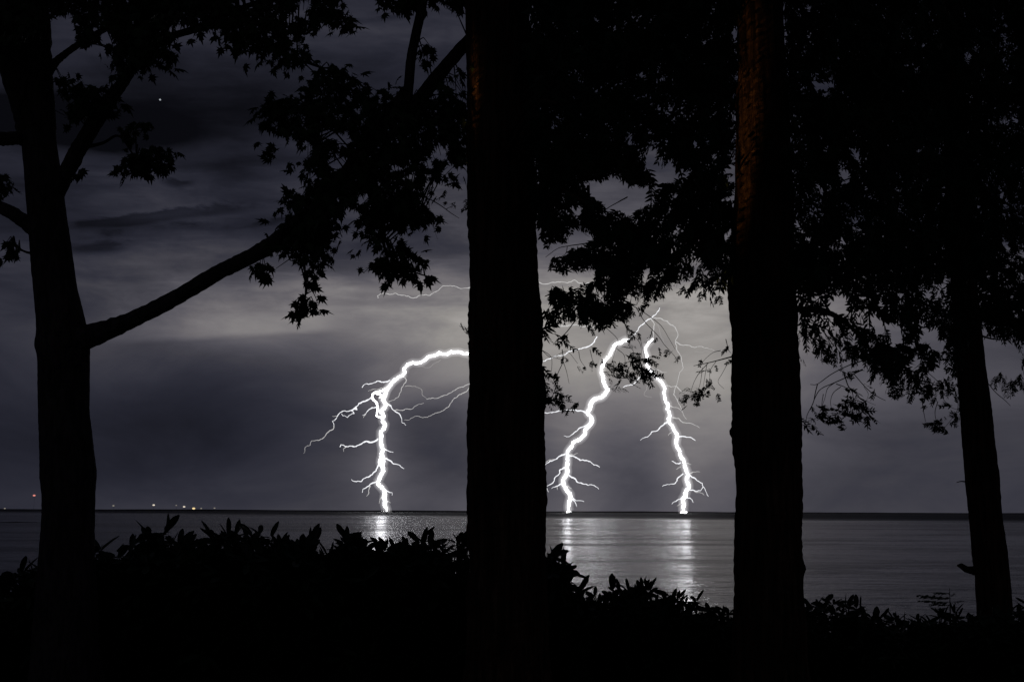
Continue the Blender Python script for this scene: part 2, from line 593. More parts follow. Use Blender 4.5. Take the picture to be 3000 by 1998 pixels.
for w0, w1, lv, pts in [
    (6, 4, 'strong', L6([(1240, 595), (1150, 615), (1100, 605), (985, 630), (945, 670)])),
    (5, 3, 'mid', L6([(1210, 660), (1130, 685), (1060, 690), (1010, 708)])),
    (9, 7, 'channel', L6([(1190, 690), (1110, 715), (1060, 740), (1050, 770), (1090, 820), (1110, 870), (1100, 930), (1095, 970), (1140, 990)])),
    (7, 6, 'channel', L6([(1190, 770), (1130, 780), (1150, 745), (1090, 735)])),
    (6, 3, 'strong', L6([(1050, 770), (980, 815), (910, 840), (870, 885), (820, 915), (740, 920), (690, 960), (670, 1000), (630, 1030), (645, 1080)])),
    (4, 2, 'mid', L6([(645, 1080), (640, 1110), (570, 1155), (520, 1215), (410, 1235), (395, 1280), (340, 1305), (325, 1370)])),
    (5, 3, 'strong', L6([(880, 885), (890, 905), (830, 910), (860, 945), (790, 988), (740, 970), (725, 950)])),
    (5, 3, 'strong', L6([(1090, 880), (1050, 885), (985, 945), (950, 965)])),
    (4, 3, 'mid', L6([(985, 945), (960, 990)])),
    (3, 2, 'mid', L6([(690, 965), (630, 975)])),
    (7, 5, 'strong', L6([(1115, 1210), (1050, 1250), (990, 1240), (920, 1275), (820, 1290), (720, 1275), (710, 1300)])),
    (4, 3, 'mid', L6([(790, 1295), (745, 1325), (748, 1350)])),
    (5, 3, 'strong', L6([(1175, 1325), (1220, 1340), (1275, 1357)])),
    (6, 4, 'strong', L6([(1170, 1420), (1230, 1440), (1280, 1480), (1350, 1500), (1390, 1530)])),
    (6, 3, 'strong', L6([(1205, 850), (1250, 865), (1285, 915), (1350, 965), (1365, 1040), (1410, 1070)])),
    (4, 2, 'mid', L6([(1285, 915), (1340, 912), (1470, 900), (1540, 850), (1600, 835)])),
    (4, 3, 'mid', L6([(1390, 550), (1415, 590), (1385, 640), (1360, 700), (1330, 770), (1290, 800), (1230, 820)])),
    (3, 3, 'faint', L6([(1400, 660), (1480, 660), (1540, 670), (1580, 700), (1580, 740), (1630, 795)])),
    (3, 4, 'mid', [(1440, 1085)] + L6([(2080, 635), (2020, 665), (1930, 700), (1850, 745), (1740, 785), (1630, 795)])),
    (4, 2, 'mid', [(1440, 1100)] + L6([(2080, 670), (2050, 715), (1970, 750), (1890, 830), (1870, 865), (1790, 920), (1730, 940), (1640, 985), (1540, 975), (1450, 1010), (1390, 1015)])),
    (3, 3, 'faint', L6([(1980, 300), (2080, 370)]) + [(1420, 1080)]),
    (2, 2, 'faint', L6([(1780, 380), (1740, 400), (1640, 460), (1540, 450)])),
    (6, 4, 'strong', L9([(265, 60), (240, 110), (215, 135), (140, 183), (70, 170)])),
    (6, 4, 'strong', L9([(250, 185), (190, 215), (150, 235), (145, 260)])),
    (4, 3, 'mid', L9([(200, 215), (190, 260), (175, 285)])),
    (5, 3, 'strong', L9([(300, 240), (350, 260), (350, 280)])),
    (4, 3, 'mid', L9([(280, 280), (260, 335)])),
    (4, 3, 'mid', L9([(305, 320), (340, 330)])),
]:
    bolt(root, 'branch', pts, w0, w1, lv, 1)

# middle strike
root = bolt_root(1666, 1497, 2, 'middle lightning strike, just right of the thick middle trunk')
top_mid = L7([(1500, 400), (1490, 430), (1460, 470), (1400, 520), (1320, 580), (1250, 660), (1190, 720), (1130, 765)])
str_mid = L7([(1130, 765), (1080, 775), (1010, 810), (960, 870), (900, 970), (850, 1060), (830, 1100), (850, 1180), (850, 1240), (880, 1310), (905, 1350), (870, 1400), (830, 1430), (740, 1450), (705, 1500)]) + \
    L8([(705, 130), (700, 190), (665, 235), (715, 280), (725, 320), (695, 370), (640, 430), (640, 480), (580, 540), (505, 570), (470, 640), (440, 690), (440, 760), (430, 860), (440, 920), (400, 980), (395, 1050), (440, 1130), (475, 1190), (460, 1260), (450, 1320), (462, 1362)])
bolt(root, 'channel', top_mid, 3, 6, 'strong', 2, 0.07)
bolt(root, 'channel', str_mid, 12, 15, 'channel', 2, foot=True)
for w0, w1, lv, pts in [
    (6, 4, 'strong', L8([(650, 235), (570, 210), (450, 200), (340, 210), (260, 230), (160, 235), (165, 195), (120, 160)])),
    (5, 3, 'strong', L8([(680, 365), (610, 395), (550, 440), (510, 470), (460, 505), (400, 495)])),
    (6, 3, 'strong', L8([(410, 705), (350, 730), (310, 765), (240, 785), (175, 865), (110, 900)])),
    (3, 3, 'mid', L8([(310, 765), (240, 770), (175, 805), (120, 820)])),
    (4, 3, 'mid', L8([(470, 710), (510, 715), (560, 695)])),
    (6, 5, 'strong', L8([(460, 725), (540, 745), (640, 780), (700, 790), (745, 830), (810, 855)])),
    (6, 3, 'strong', L8([(400, 860), (350, 890), (355, 920), (300, 970), (290, 1010), (250, 1050), (195, 1075), (225, 1140)])),
    (6, 4, 'strong', L8([(460, 950), (530, 990), (560, 1030), (630, 1050), (730, 1060), (800, 1105)])),
    (5, 3, 'strong', L8([(375, 1045), (310, 1075), (260, 1100)])),
    (3, 3, 'mid', L8([(320, 1075), (325, 1115)])),
    (4, 3, 'mid', L8([(440, 1070), (490, 1100)])),
    (5, 3, 'strong', L8([(490, 1200), (540, 1240), (630, 1250)])),
    (5, 3, 'strong', L8([(495, 1220), (530, 1260), (545, 1305)])),
]:
    bolt(root, 'branch', pts, w0, w1, lv, 2)

# right strike
root = bolt_root(2003, 1499, 3, 'rightmost lightning strike, left of the trunk with the reddish bark')
str_r = L7([(1420, 755), (1370, 800), (1340, 850), (1335, 900), (1355, 970), (1345, 1040), (1380, 1110), (1440, 1170), (1510, 1240), (1560, 1310), (1545, 1370), (1560, 1430), (1575, 1500)]) + \
    L8([(1590, 120), (1600, 150), (1585, 190), (1615, 250), (1600, 300), (1650, 380), (1670, 440), (1700, 500), (1690, 590), (1720, 650), (1740, 730), (1780, 800), (1790, 860), (1820, 930), (1805, 1000), (1840, 1070), (1805, 1120), (1800, 1190), (1765, 1220), (1780, 1290), (1770, 1340), (1775, 1372)])
bolt(root, 'channel', str_r, 8, 15, 'channel', 3, foot=True)
bolt(root, 'channel', L7([(1400, 520), (1440, 590), (1425, 680), (1420, 755)]), 4, 8, 'mid', 3, 0.06)
for w0, w1, lv, pts in [
    (4, 4, 'mid', L7([(1410, 525), (1480, 520), (1590, 555), (1650, 600), (1690, 650), (1710, 720), (1680, 790), (1700, 890), (1750, 980), (1770, 1090), (1730, 1140), (1710, 1230), (1690, 1295)])),
    (4, 3, 'mid', L7([(1570, 1290), (1690, 1295)])),
    (4, 3, 'mid', L7([(1690, 1295), (1660, 1390), (1700, 1450)]) + L8([(1720, 130), (1750, 185), (1770, 250), (1810, 305)])),
    (4, 2, 'mid', L7([(1690, 790), (1750, 825), (1840, 830), (1900, 855), (2030, 860), (2130, 890)])),
    (2, 2, 'faint', L7([(1900, 900), (2000, 905), (2100, 915)])),
    (4, 2, 'mid', L7([(1690, 1300), (1750, 1360), (1810, 1380)])),
    (4, 3, 'mid', L7([(1380, 1110), (1480, 1110), (1530, 1140), (1580, 1140)])),
    (3, 2, 'faint', L7([(1400, 1180), (1370, 1270), (1350, 1340), (1320, 1390), (1410, 1430)])),
    (7, 5, 'strong', L7([(1360, 1090), (1290, 1180), (1250, 1220), (1200, 1280), (1130, 1290), (1080, 1310)])),
    (4, 3, 'mid', L8([(1620, 150), (1680, 170), (1750, 210)])),
    (5, 3, 'mid', L8([(1650, 285), (1710, 295), (1790, 345), (1880, 360), (1960, 405)])),
    (6, 3, 'strong', L8([(1590, 335), (1530, 380), (1490, 420), (1410, 450), (1380, 490), (1330, 515), (1280, 545)])),
    (6, 4, 'strong', L8([(1710, 505), (1790, 505), (1870, 520), (1910, 550)])),
    (4, 3, 'mid', L8([(1640, 455), (1600, 490)])),
    (5, 4, 'strong', L8([(1740, 805), (1690, 815), (1640, 785)])),
    (4, 3, 'mid', L8([(1800, 815), (1860, 825)])),
    (3, 3, 'mid', L8([(1740, 850), (1690, 880)])),
    (4, 3, 'mid', L8([(1840, 930), (1890, 910), (1960, 910)])),
    (5, 3, 'strong', L8([(1770, 930), (1700, 990), (1680, 1040), (1610, 1055), (1530, 1075)])),
    (6, 3, 'strong', L8([(1840, 930), (1870, 970), (1930, 1010), (1990, 1040), (2000, 1080), (2040, 1150), (2060, 1190)])),
    (5, 4, 'strong', L8([(1830, 1110), (1890, 1120), (1970, 1125), (2000, 1080)])),
    (4, 3, 'mid', L8([(1900, 1130), (1960, 1145), (2010, 1175)])),
    (5, 3, 'strong', L8([(1800, 1200), (1850, 1210), (1885, 1260)])),
    (5, 3, 'strong', L8([(1760, 1205), (1700, 1235), (1640, 1280)])),
    (4, 3, 'mid', L8([(1745, 1260), (1700, 1300)])),
    (2, 2, 'faint', L7([(1480, 590), (1500, 650), (1540, 760), (1560, 830)])),
]:
    bolt(root, 'branch', pts, w0, w1, lv, 3)

# discharges that stay in the cloud
crawl = L5([(960, 880), (955, 865), (1000, 845), (1080, 845), (1140, 860), (1200, 880), (1250, 860), (1320, 860), (1370, 830), (1400, 800), (1440, 795), (1500, 800), (1580, 810)])
root = bolt_root(1105, 870, 4, 'faint level lightning thread high behind the thick middle trunk')
bolt(root, 'channel', crawl, 2.5, 4, 'mid', 4, 0.05)
bolt(root, 'channel', [crawl[-1], (1480, 836), (1560, 828)] + L7([(110, 105), (300, 110), (440, 115), (520, 80), (560, 110), (640, 130), (760, 120)]), 4, 5, 'mid', 4, 0.05)
root = bolt_root(1629, 954, 5, 'short bright level lightning seen through fir needles between two trunks')
bolt(root, 'channel', L7([(310, 605), (400, 610), (480, 600), (540, 590), (600, 620), (740, 625), (830, 590), (930, 560)]), 6, 4, 'mid', 5, 0.06)

# ------------------------------------------------------------------ lights of the far shore, star
LAMPW = emit_mat('lamp_white', (1.0, 0.88, 0.72), 0.8)
LAMPY = emit_mat('lamp_yellow', (1.0, 0.76, 0.38), 1.0)
LAMPD = emit_mat('lamp_dim', (1.0, 0.90, 0.75), 0.24)
LAMPR = emit_mat('lamp_red', (1.0, 0.33, 0.27), 0.8)
STEEL, t, p, b = new_mat('mast_steel')
p.inputs['Base Color'].default_value = (0.06, 0.06, 0.065, 1)
p.inputs['Roughness'].default_value = 0.6


def lamp(px, py, wpx, mat, name, label, cat, group=None):
    Y = 12420.0
    h = at(px, py, Y)
    base = Vector((h.x, Y, -4.0))
    r = empty(name, base, label, cat, group)
    mb = MB()
    tube(mb, [base, Vector((h.x, Y, h.z - 1.0))], [0.8, 0.4], 6)
    tube(mb, [Vector((h.x - 4, Y, h.z - 1.0)), Vector((h.x + 4, Y, h.z - 1.0))], [0.4, 0.4], 6)
    mb.build('mast', STEEL, r)
    rad = wpx * 0.36 * Y / F
    mb = MB()
    vs_, fs_ = [], []
    for i in range(7):
        ph = math.pi * i / 6
        for k in range(10):
            th = 2 * math.pi * k / 10
            vs_.append((h.x + 1.25 * rad * math.sin(ph) * math.cos(th), Y - 8 + 0.6 * rad * math.sin(ph) * math.sin(th), h.z + 0.75 * rad * math.cos(ph)))
    for i in range(6):
        for k in range(10):
            fs_.append((i * 10 + k, i * 10 + (k + 1) % 10, (i + 1) * 10 + (k + 1) % 10, (i + 1) * 10 + k))
    mb.add(vs_, fs_)
    mb.build('lamp_head', mat, r, smooth=True)


G = 'lights along the far shore'
lamp(101, 1451, 9, LAMPR, 'beacon_mast', 'red beacon light above the horizon, left of the leftmost trunk', 'beacon')
lamp(15, 1489, 6, LAMPD, 'shore_lamp', 'dim white shore light by the left picture edge', 'lamp', G)
lamp(333, 1481, 7, LAMPD, 'shore_lamp', 'dim white shore light nearest the right side of the leftmost trunk', 'lamp', G)
lamp(451, 1479, 8, LAMPW, 'shore_lamp', 'bright white shore light standing alone between dim ones', 'lamp', G)
lamp(517, 1480, 5, LAMPD, 'shore_lamp', 'very dim shore light just left of the pinkish white one', 'lamp', G)
lamp(540, 1484, 8, LAMPW, 'shore_lamp', 'pinkish white shore light just left of the yellow one', 'lamp', G)
lamp(568, 1489, 10, LAMPY, 'shore_lamp', 'bright yellow shore light low on the horizon', 'lamp', G)
lamp(590, 1489, 6, LAMPD, 'shore_lamp', 'dim shore light just right of the yellow one', 'lamp', G)
lamp(629, 1488, 6, LAMPD, 'shore_lamp', 'rightmost dim shore light on the horizon', 'lamp', G)


def icos(mb, c, r, n=8):
    vs_, fs_ = [], []
    for i in range(n + 1):
        ph = math.pi * i / n
        for k in range(2 * n):
            th = math.pi * k / n
            vs_.append((c[0] + r * math.sin(ph) * math.cos(th), c[1] + r * math.sin(ph) * math.sin(th), c[2] + r * math.cos(ph)))
    for i in range(n):
        for k in range(2 * n):
            fs_.append((i * 2 * n + k, i * 2 * n + (k + 1) % (2 * n), (i + 1) * 2 * n + (k + 1) % (2 * n), (i + 1) * 2 * n + k))
    mb.add(vs_, fs_)


mb = MB()
icos(mb, at(469, 293, 90000), 2.7 * 90000 / F)
tag(mb.build('star', emit_mat('star_light', (0.85, 0.92, 1.0), 0.42), smooth=True), 'single bright star in the dark sky right of the leftmost trunk', 'star')


# ------------------------------------------------------------------ leaf shapes (x across, y along, z up), unit length
def mirror(half):
    return half + [(-x_, y_, z_) for x_, y_, z_ in reversed(half[1:-1])]


def fan(outline, centre):
    v = [centre] + outline
    n = len(outline)
    return np.array(v, float), [(0, 1 + i, 1 + (i + 1) % n) for i in range(n)]


def maple_leaf(s):
    r = random.Random(s)
    h = [(0, -0.25, 0), (0.012, 0.0, 0), (0.17, -0.08, -0.06), (0.12, 0.07, -0.01), (0.42, 0.10, -0.14), (0.25, 0.20, -0.03), (0.47, 0.44, -0.16),
         (0.20, 0.37, -0.02), (0.25, 0.62, -0.09), (0.09, 0.58, -0.02), (0.0, 1.05, -0.20)]
    h = [(x_ * r.uniform(0.7, 1.25), y_ * r.uniform(0.88, 1.12), z_) for x_, y_, z_ in h]
    h[0] = (0, -0.22, 0)
    h[-1] = (r.uniform(-.05, .05), 1.0, -0.16)
    return fan(mirror(h), (0, 0.24, 0.03))


def rhodo_leaf(s):
    r = random.Random(s)
    w = r.uniform(0.145, 0.19)
    d = r.uniform(0.06, 0.22)
    h = [(0, 0, 0), (0.02, 0.10, 0.01), (w * 0.75, 0.28, 0.035), (w, 0.55, 0.02 - d * 0.3), (w * 0.86, 0.80, -d * 0.6), (w * 0.35, 0.95, -d * 0.9), (0, 1.0, -d)]
    return fan(mirror(h), (0, 0.5, -0.03 - d * 0.3))


def fir_sprig(s, narrow=1.0):
    r = random.Random(s)
    v, f = [], []

    def shoot(x0, y0, ang, L, w, z0=0.0):
        b_ = len(v)
        c_, s_ = math.cos(ang), math.sin(ang)
        zt = z0 - r.uniform(0.0, 0.16) * L * 2
        for (lx, ly, lz) in ((0, 0, z0), (w, L * 0.35, z0 + .02), (w * 0.55, L * 0.8, zt * .8), (0, L, zt), (-w * 0.6, L * 0.72, zt * .7), (-w, L * 0.3, z0 - .02)):
            v.append((x0 + lx * c_ + ly * s_, y0 - lx * s_ + ly * c_, lz))
        f.extend([(b_, b_ + 1, b_ + 5), (b_ + 1, b_ + 2, b_ + 4), (b_ + 1, b_ + 4, b_ + 5), (b_ + 2, b_ + 3, b_ + 4)])

    shoot(0, -0.1, 0.0, 1.1, 0.055 * narrow)
    for i in range(5):
        y0 = 0.05 + i * 0.17 + r.uniform(-.03, .03)
        for sd in (-1, 1):
            if r.random() < 0.12: continue
            shoot(0, y0, sd * r.uniform(0.55, 1.0), r.uniform(0.30, 0.48) * (1 - i * 0.08), r.uniform(0.045, 0.075) * narrow, -0.01 * i)
    return np.array(v, float), f


MAPLE = [maple_leaf(i) for i in range(10)]
RHODO = [rhodo_leaf(i) for i in range(6)]
SPRIG = [fir_sprig(i) for i in range(8)]


def frame(axis, normal):
    y_ = Vector(axis).normalized()
    n_ = Vector(normal)
    n_ = n_ - y_ * n_.dot(y_)
    n_ = n_.normalized() if n_.length > 1e-4 else y_.orthogonal().normalized()
    x_ = y_.cross(n_)
    return np.array([x_, y_, n_])      # rows


def stamp(mb, shape, pos, axis, normal, size):
    v, f = shape
    R = frame(axis, normal) * size
    mb.add(v @ R + np.array(pos), f)


def leaf_object(meshes, k, pos, axis, normal, size, parent, name='leaf'):
    R = frame(axis, normal)
    M = Matrix(((R[0][0] * size, R[1][0] * size, R[2][0] * size, pos[0]),
                (R[0][1] * size, R[1][1] * size, R[2][1] * size, pos[1]),
                (R[0][2] * size, R[1][2] * size, R[2][2] * size, pos[2]),
                (0, 0, 0, 1)))
    o = bpy.data.objects.new(name, meshes[k])
    COL.objects.link(o)
    o.parent = parent
    o.matrix_world = Matrix.Translation(-Vector(parent.location)) @ M   # parent matrix is a plain translation
    o.matrix_basis = Matrix.Translation(-Vector(parent.location)) @ M
    return o


def shape_meshes(name, shapes, mat):
    out = []
    for v, f in shapes:
        me = bpy.data.meshes.new(name)
        me.from_pydata([tuple(q) for q in v], [], f)
        me.update()
        me.materials.append(mat)
        out.append(me)
    return out


def rvec():
    return Vector((random.gauss(0, 1), random.gauss(0, 1), random.gauss(0, 1))).normalized()


# ------------------------------------------------------------------ trunks
def trunk_from_edges(tab, Y, extra_low, extra_high, seg, rings, amp, knobs=()):
    """tab: rows (py, left px, right px) down the trunk; returns verts/faces of a round trunk with rough bark"""
    mb = MB()
    y0, y1 = tab[0][0], tab[-1][0]
    cs, rs = [], []
    for i in range(rings):
        py = y0 - extra_high + (y1 + extra_low - (y0 - extra_high)) * i / (rings - 1)
        l, r_ = lerp_table(tab, min(max(py, y0), y1))
        if py < y0:
            k = (y0 - py) / 1500.0
            (l0, r0), (l1, r1) = lerp_table(tab, y0), lerp_table(tab, y0 + 300)
            dc = ((l0 + r0) - (l1 + r1)) / 2 / 300 * (y0 - py)
            mid, hw = (l0 + r0) / 2 + dc * 0.5, (r0 - l0) / 2 * max(0.25, 1 - 0.55 * k)
            l, r_ = mid - hw, mid + hw
        if py > y1:
            k = (py - y1) / max(extra_low, 1)
            l, r_ = l - 26 * k * k, r_ + 26 * k * k
        c = at((l + r_) / 2, py, Y)
        cs.append(c)
        rs.append((r_ - l) / 2 * Y / F / math.sqrt(1 + (((l + r_) / 2 - 1500) / F) ** 2))
    ph = np.zeros((rings, seg))
    fine = rng.normal(0, 1, (rings, seg))
    fr = rng.normal(0, 1, seg)
    ker = np.hanning(17)
    ker /= np.sqrt((ker ** 2).sum())
    ring = rng.normal(0, 1, (rings, seg))
    fine = np.stack([np.convolve(fine[:, k], ker, 'same') for k in range(seg)], axis=1)
    for i in range(rings):
        z_ = cs[i].z
        for k in range(seg):
            ph[i, k] = 0.9 * math.sin(k * 2.1 + 0.9 * math.sin(z_ * 1.3 + k)) + 0.75 * fine[i, k] + 0.30 * ring[i, k] + 0.7 * fr[k] * math.sin(z_ * 0.8 + k * 3.0) \
                + 0.45 * math.sin(z_ * 2.3 + k * 0.26)
    for (kpy, kk, a_, wd) in knobs:
        zc = at(1500, kpy, Y).z
        for i in range(rings):
            for k in range(seg):
                dk = min(abs(k - kk), seg - abs(k - kk))
                ph[i, k] += a_ / amp * math.exp(-((cs[i].z - zc) / wd) ** 2 - (dk / 1.6) ** 2)
    tube(mb, cs[::-1], rs[::-1], seg, amp, True, ph[::-1])
    return mb, cs, rs


# ------------------------------------------------------------------ conifers
CENTRE_Y, RIGHT_Y, FAR_Y = 11.0, 12.0, 16.0
conif = {}


def conifer(key, Y, tab, label, low, knobs=()):
    mb, cs, rs = trunk_from_edges(tab, Y, low, 2600, 40, 420, 0.034, knobs)
    foot = cs[-1]
    root = empty('conifer_tree', Vector((foot.x, foot.y, ground_z(foot.x, foot.y))), label, 'tree', 'conifers along the bluff')
    mb.build('trunk', BARK_FIR, root)
    conif[key] = dict(root=root, Y=Y, cs=cs, rs=rs, clusters=[], tips=[], fol=MB(), tw=MB(), boughs=[])


conifer('centre', CENTRE_Y, [(0, 1357, 1550), (110, 1364, 1556), (600, 1369, 1572), (800, 1371, 1578), (1000, 1374, 1584), (1300, 1374, 1592), (1600, 1376, 1598), (1800, 1372, 1602)],
        'thickest straight trunk in the middle, hiding part of the lightning', 330)
conifer('right', RIGHT_Y, [(0, 2158, 2296), (250, 2157, 2308), (600, 2150, 2326), (840, 2131, 2333), (1000, 2140, 2337), (1250, 2149, 2344), (1450, 2156, 2347), (1740, 2155, 2353), (1830, 2152, 2358)],
        'straight trunk right of the strikes with a reddish lit streak of bark', 260, [(1660, 30, 0.12, 0.06), (1262, 10, 0.07, 0.04)])
conifer('far', FAR_Y, [(0, 2752, 2822), (300, 2757, 2830), (700, 2776, 2852), (1000, 2795, 2880), (1150, 2809, 2897), (1332, 2824, 2919), (1500, 2836, 2934), (1680, 2854, 2957), (1780, 2862, 2965)],
        'slimmer leaning trunk near the right picture edge', 190, [(1388, 30, 0.16, 0.09), (1410, 10, 0.10, 0.06)])

P_TOP = [(1540, -260), (2180, -260), (2180, 700), (2140, 815), (2060, 835), (2020, 850), (2050, 760), (1995, 800), (1950, 845), (1910, 850), (1885, 830), (1830, 850), (1790, 830),
         (1750, 790), (1640, 795), (1600, 785), (1590, 700), (1560, 600), (1540, 300)]
P_LOW = [(1586, 862), (1640, 852), (1700, 842), (1740, 828), (1790, 836), (1830, 862), (1855, 905), (1850, 930), (1800, 935), (1770, 945), (1740, 935), (1650, 935), (1590, 940)]
P_LOW2 = [(1590, 945), (1660, 960), (1690, 975), (1695, 1005), (1650, 1015), (1590, 1005)]
P_R = [(2300, -260), (3120, -260), (3120, 1010), (2960, 1000), (2900, 990), (2800, 1010), (2790, 850), (2330, 850), (2300, 600)]
P_R2 = [(2340, 850), (2800, 850), (2830, 1100), (2790, 1140), (2700, 1140), (2650, 1125), (2600, 1105), (2560, 1080), (2530, 1050), (2470, 1030), (2420, 1045), (2400, 1010), (2350, 990)]
P_R3 = [(2925, 1120), (2960, 1112), (3100, 1110), (3100, 1135), (2990, 1140), (2960, 1140)]
P_R4 = [(2895, 940), (3100, 940), (3100, 1110), (2985, 1105), (2970, 1030), (2900, 1005)]
GAP_POLY = [
    [(1712, 575), (1722, 538), (1800, 532), (1860, 545), (1905, 550), (1912, 592), (1845, 626), (1790, 608)],
    [(1618, 705), (1668, 697), (1652, 655), (1705, 683), (1750, 684), (1732, 712), (1700, 720), (1635, 730)],
    [(1576, 765), (1600, 740), (1672, 725), (1665, 748), (1610, 768), (1600, 795), (1690, 803), (1760, 795), (1720, 830), (1650, 842), (1576, 845)],
    [(1886, 440), (1930, 425), (1930, 480), (1912, 496), (1888, 490)],
    [(1912, 505), (1970, 490), (2030, 515), (1980, 532), (1920, 540)],
]
GAP_ELL = [(1690, 618, 22, 11), (1636, 622, 14, 10), (1590, 690, 8, 14), (2060, 812, 14, 30), (2030, 765, 11, 26), (1983, 785, 9, 22), (1894, 805, 12, 30), (1775, 780, 8, 10), (1950, 800, 10, 18), (1850, 820, 9, 9),
           (2458, 893, 34, 27), (2385, 935, 12, 14), (2440, 962, 22, 10), (2563, 940, 24, 18), (2627, 985, 22, 27), (2720, 985, 26, 20), (2748, 1015, 24, 15), (2748, 1112, 38, 30),
           (2460, 1040, 22, 18), (2942, 1052, 22, 34), (2362, 1000, 24, 12), (2690, 1052, 15, 12), (2500, 985, 14, 9), (2405, 250, 34, 14), (2425, 243, 12, 10), (2330, 330, 10, 14),
           (2480, 515, 16, 12), (2510, 450, 9, 18), (2540, 500, 6, 14), (2555, 575, 14, 12), (2640, 620, 20, 8), (2390, 610, 14, 8), (2480, 605, 8, 9), (2345, 660, 14, 8), (2700, 640, 14, 7),
           (2040, 420, 14, 18), (2018, 505, 14, 8), (1650, 325, 7, 10), (1860, 270, 8, 12), (1885, 225, 9, 12), (1620, 290, 10, 8), (1750, 250, 12, 5), (1690, 200, 8, 6), (2150, 350, 8, 18),
           (2690, 140, 10, 8), (2715, 135, 8, 8), (2950, 600, 10, 9), (2960, 1030, 14, 20)]
ORANGE = [(1345, 60, 1470, 350, CENTRE_Y), (2135, 60, 2260, 800, RIGHT_Y), (2770, 190, 2810, 330, FAR_Y)]


def in_gap(x, y, k=1.0):
    for (a_, c_, rx, ry) in GAP_ELL:
        if ((x - a_) / (rx * k)) ** 2 + ((y - c_) / (ry * k)) ** 2 < 1: return True
    for q in GAP_POLY:
        if inpoly(x, y, q): return True
    return False


def tree_for(px):
    if px < 1830: return conif['centre']
    if px < 2640: return conif['right']
    return conif['far']


def trunk_at(T, z):
    best = min(range(len(T['cs'])), key=lambda i: abs(T['cs'][i].z - z))
    return T['cs'][best]


def add_sprigs(T, px, py, n, spread, Y, droop=0.7, scale=1.0, check=True, poly=None, nogap=False, tip=True):
    c = at(px, py, Y)
    out = (c - trunk_at(T, c.z))
    out.z = 0
    out = out.normalized() if out.length > 0.05 else Vector((1, 0, 0))
    side = random.uniform(-0.6, 0.6)
    out = Vector((out.x * math.cos(side) - out.y * math.sin(side), out.x * math.sin(side) + out.y * math.cos(side), 0))
    for _ in range(n):
        q = c + Vector((random.gauss(0, 1), random.gauss(0, 1), random.gauss(0, 0.8))) * spread
        if check:
            x_, y_ = proj(q)
            if not nogap and in_gap(x_, y_, 1.12): continue
            if poly is not None and not inpoly(x_, y_, poly): continue
            if any(a_ < x_ < d_ and b_ < y_ < e_ and q.y < yy + 0.2 for a_, b_, d_, e_, yy in ORANGE): continue
        ax = (out * random.uniform(0.2, 0.9) + Vector((0, 0, -droop * random.uniform(0.2, 1.4))) + rvec() * 0.5)
        s = random.uniform(0.15, 0.25) * scale * (T['Y'] / 12.0) ** 0.5
        ax.normalize()
        if check and not nogap and (in_gap(*proj(q + ax * s * 0.55), 0.9) or in_gap(*proj(q - ax * s * 0.35), 0.9)): continue
        stamp(T['fol'], random.choice(SPRIG), q - ax * s * 0.4, ax, rvec() + Vector((0, -0.7, 0.5)), s)
    T['clusters'].append(c)
    if tip: T['tips'].append(c)


def fill(poly, cover, n_per=7, depth=2.4, spread=0.11, nogap=False, scale=1.0):
    nc = int(area(poly) * cover / (620.0 * n_per))
    for (x_, y_) in sample_poly(poly, nc):
        if not nogap and in_gap(x_, y_): continue
        T = tree_for(x_ + random.gauss(0, 60))
        Y = T['Y'] + max(-depth, min(depth, random.gauss(0.3, depth * 0.55)))
        add_sprigs(T, x_, y_, n_per, spread, Y, poly=poly, nogap=nogap, scale=scale)


fill(P_TOP, 7.4)
fill(P_LOW, 6.0)
fill([(1590, 640), (1650, 632), (1688, 655), (1662, 688), (1622, 695), (1590, 720)], 9.0, 5, 1.0, 0.08, True, 0.8)
fill([(1603, 772), (1660, 758), (1735, 748), (1765, 775), (1690, 796), (1612, 796)], 6.0, 5, 1.0, 0.08, True, 0.8)
fill([(1610, 850), (1700, 836), (1760, 815), (1770, 850), (1680, 870), (1600, 880)], 4.0, 5, 1.0, 0.08, True, 0.8)
fill(P_LOW2, 2.0, 5)
fill(P_R, 7.4)
for _ in range(70):          # boughs hanging in front of the leaning trunk
    add_sprigs(conif['far'], random.gauss(2815, 50), random.uniform(60, 960), 6, 0.13, FAR_Y - random.uniform(0.5, 2.0))
fill(P_R2, 4.6)
fill(P_R3, 2.6)
fill(P_R4, 1.2)
# above the picture: thinner crown
for k_, px_, n_ in (('centre', 1450, 60), ('right', 2220, 60), ('far', 2740, 50)):
    T = conif[k_]
    for _ in range(n_):
        add_sprigs(T, px_ + random.gauss(0, 330), random.uniform(-900, -200), 7, 0.14, T['Y'] + random.gauss(0, 1.2), check=False, scale=1.3)

# hand-placed small sprays (picture position, tree, number, spread)
E7 = lambda pts: crop(1550, 800, 3.92, pts)
E3 = lambda pts: crop(2000, 666, 2.354, pts)
EX = lambda pts: crop(1560, 560, 3.92, pts)
C_, R_, Q_ = conif['centre'], conif['right'], conif['far']
dead = []          # twig curves (picture points, depth, radius)


def sprays(T, pts, n, spread, dY=0.0, droop=0.7, scale=0.75):
    for (x_, y_) in pts:
        add_sprigs(T, x_, y_, n, spread, T['Y'] + dY + random.uniform(-0.15, 0.15), droop, scale, check=False, tip=False)


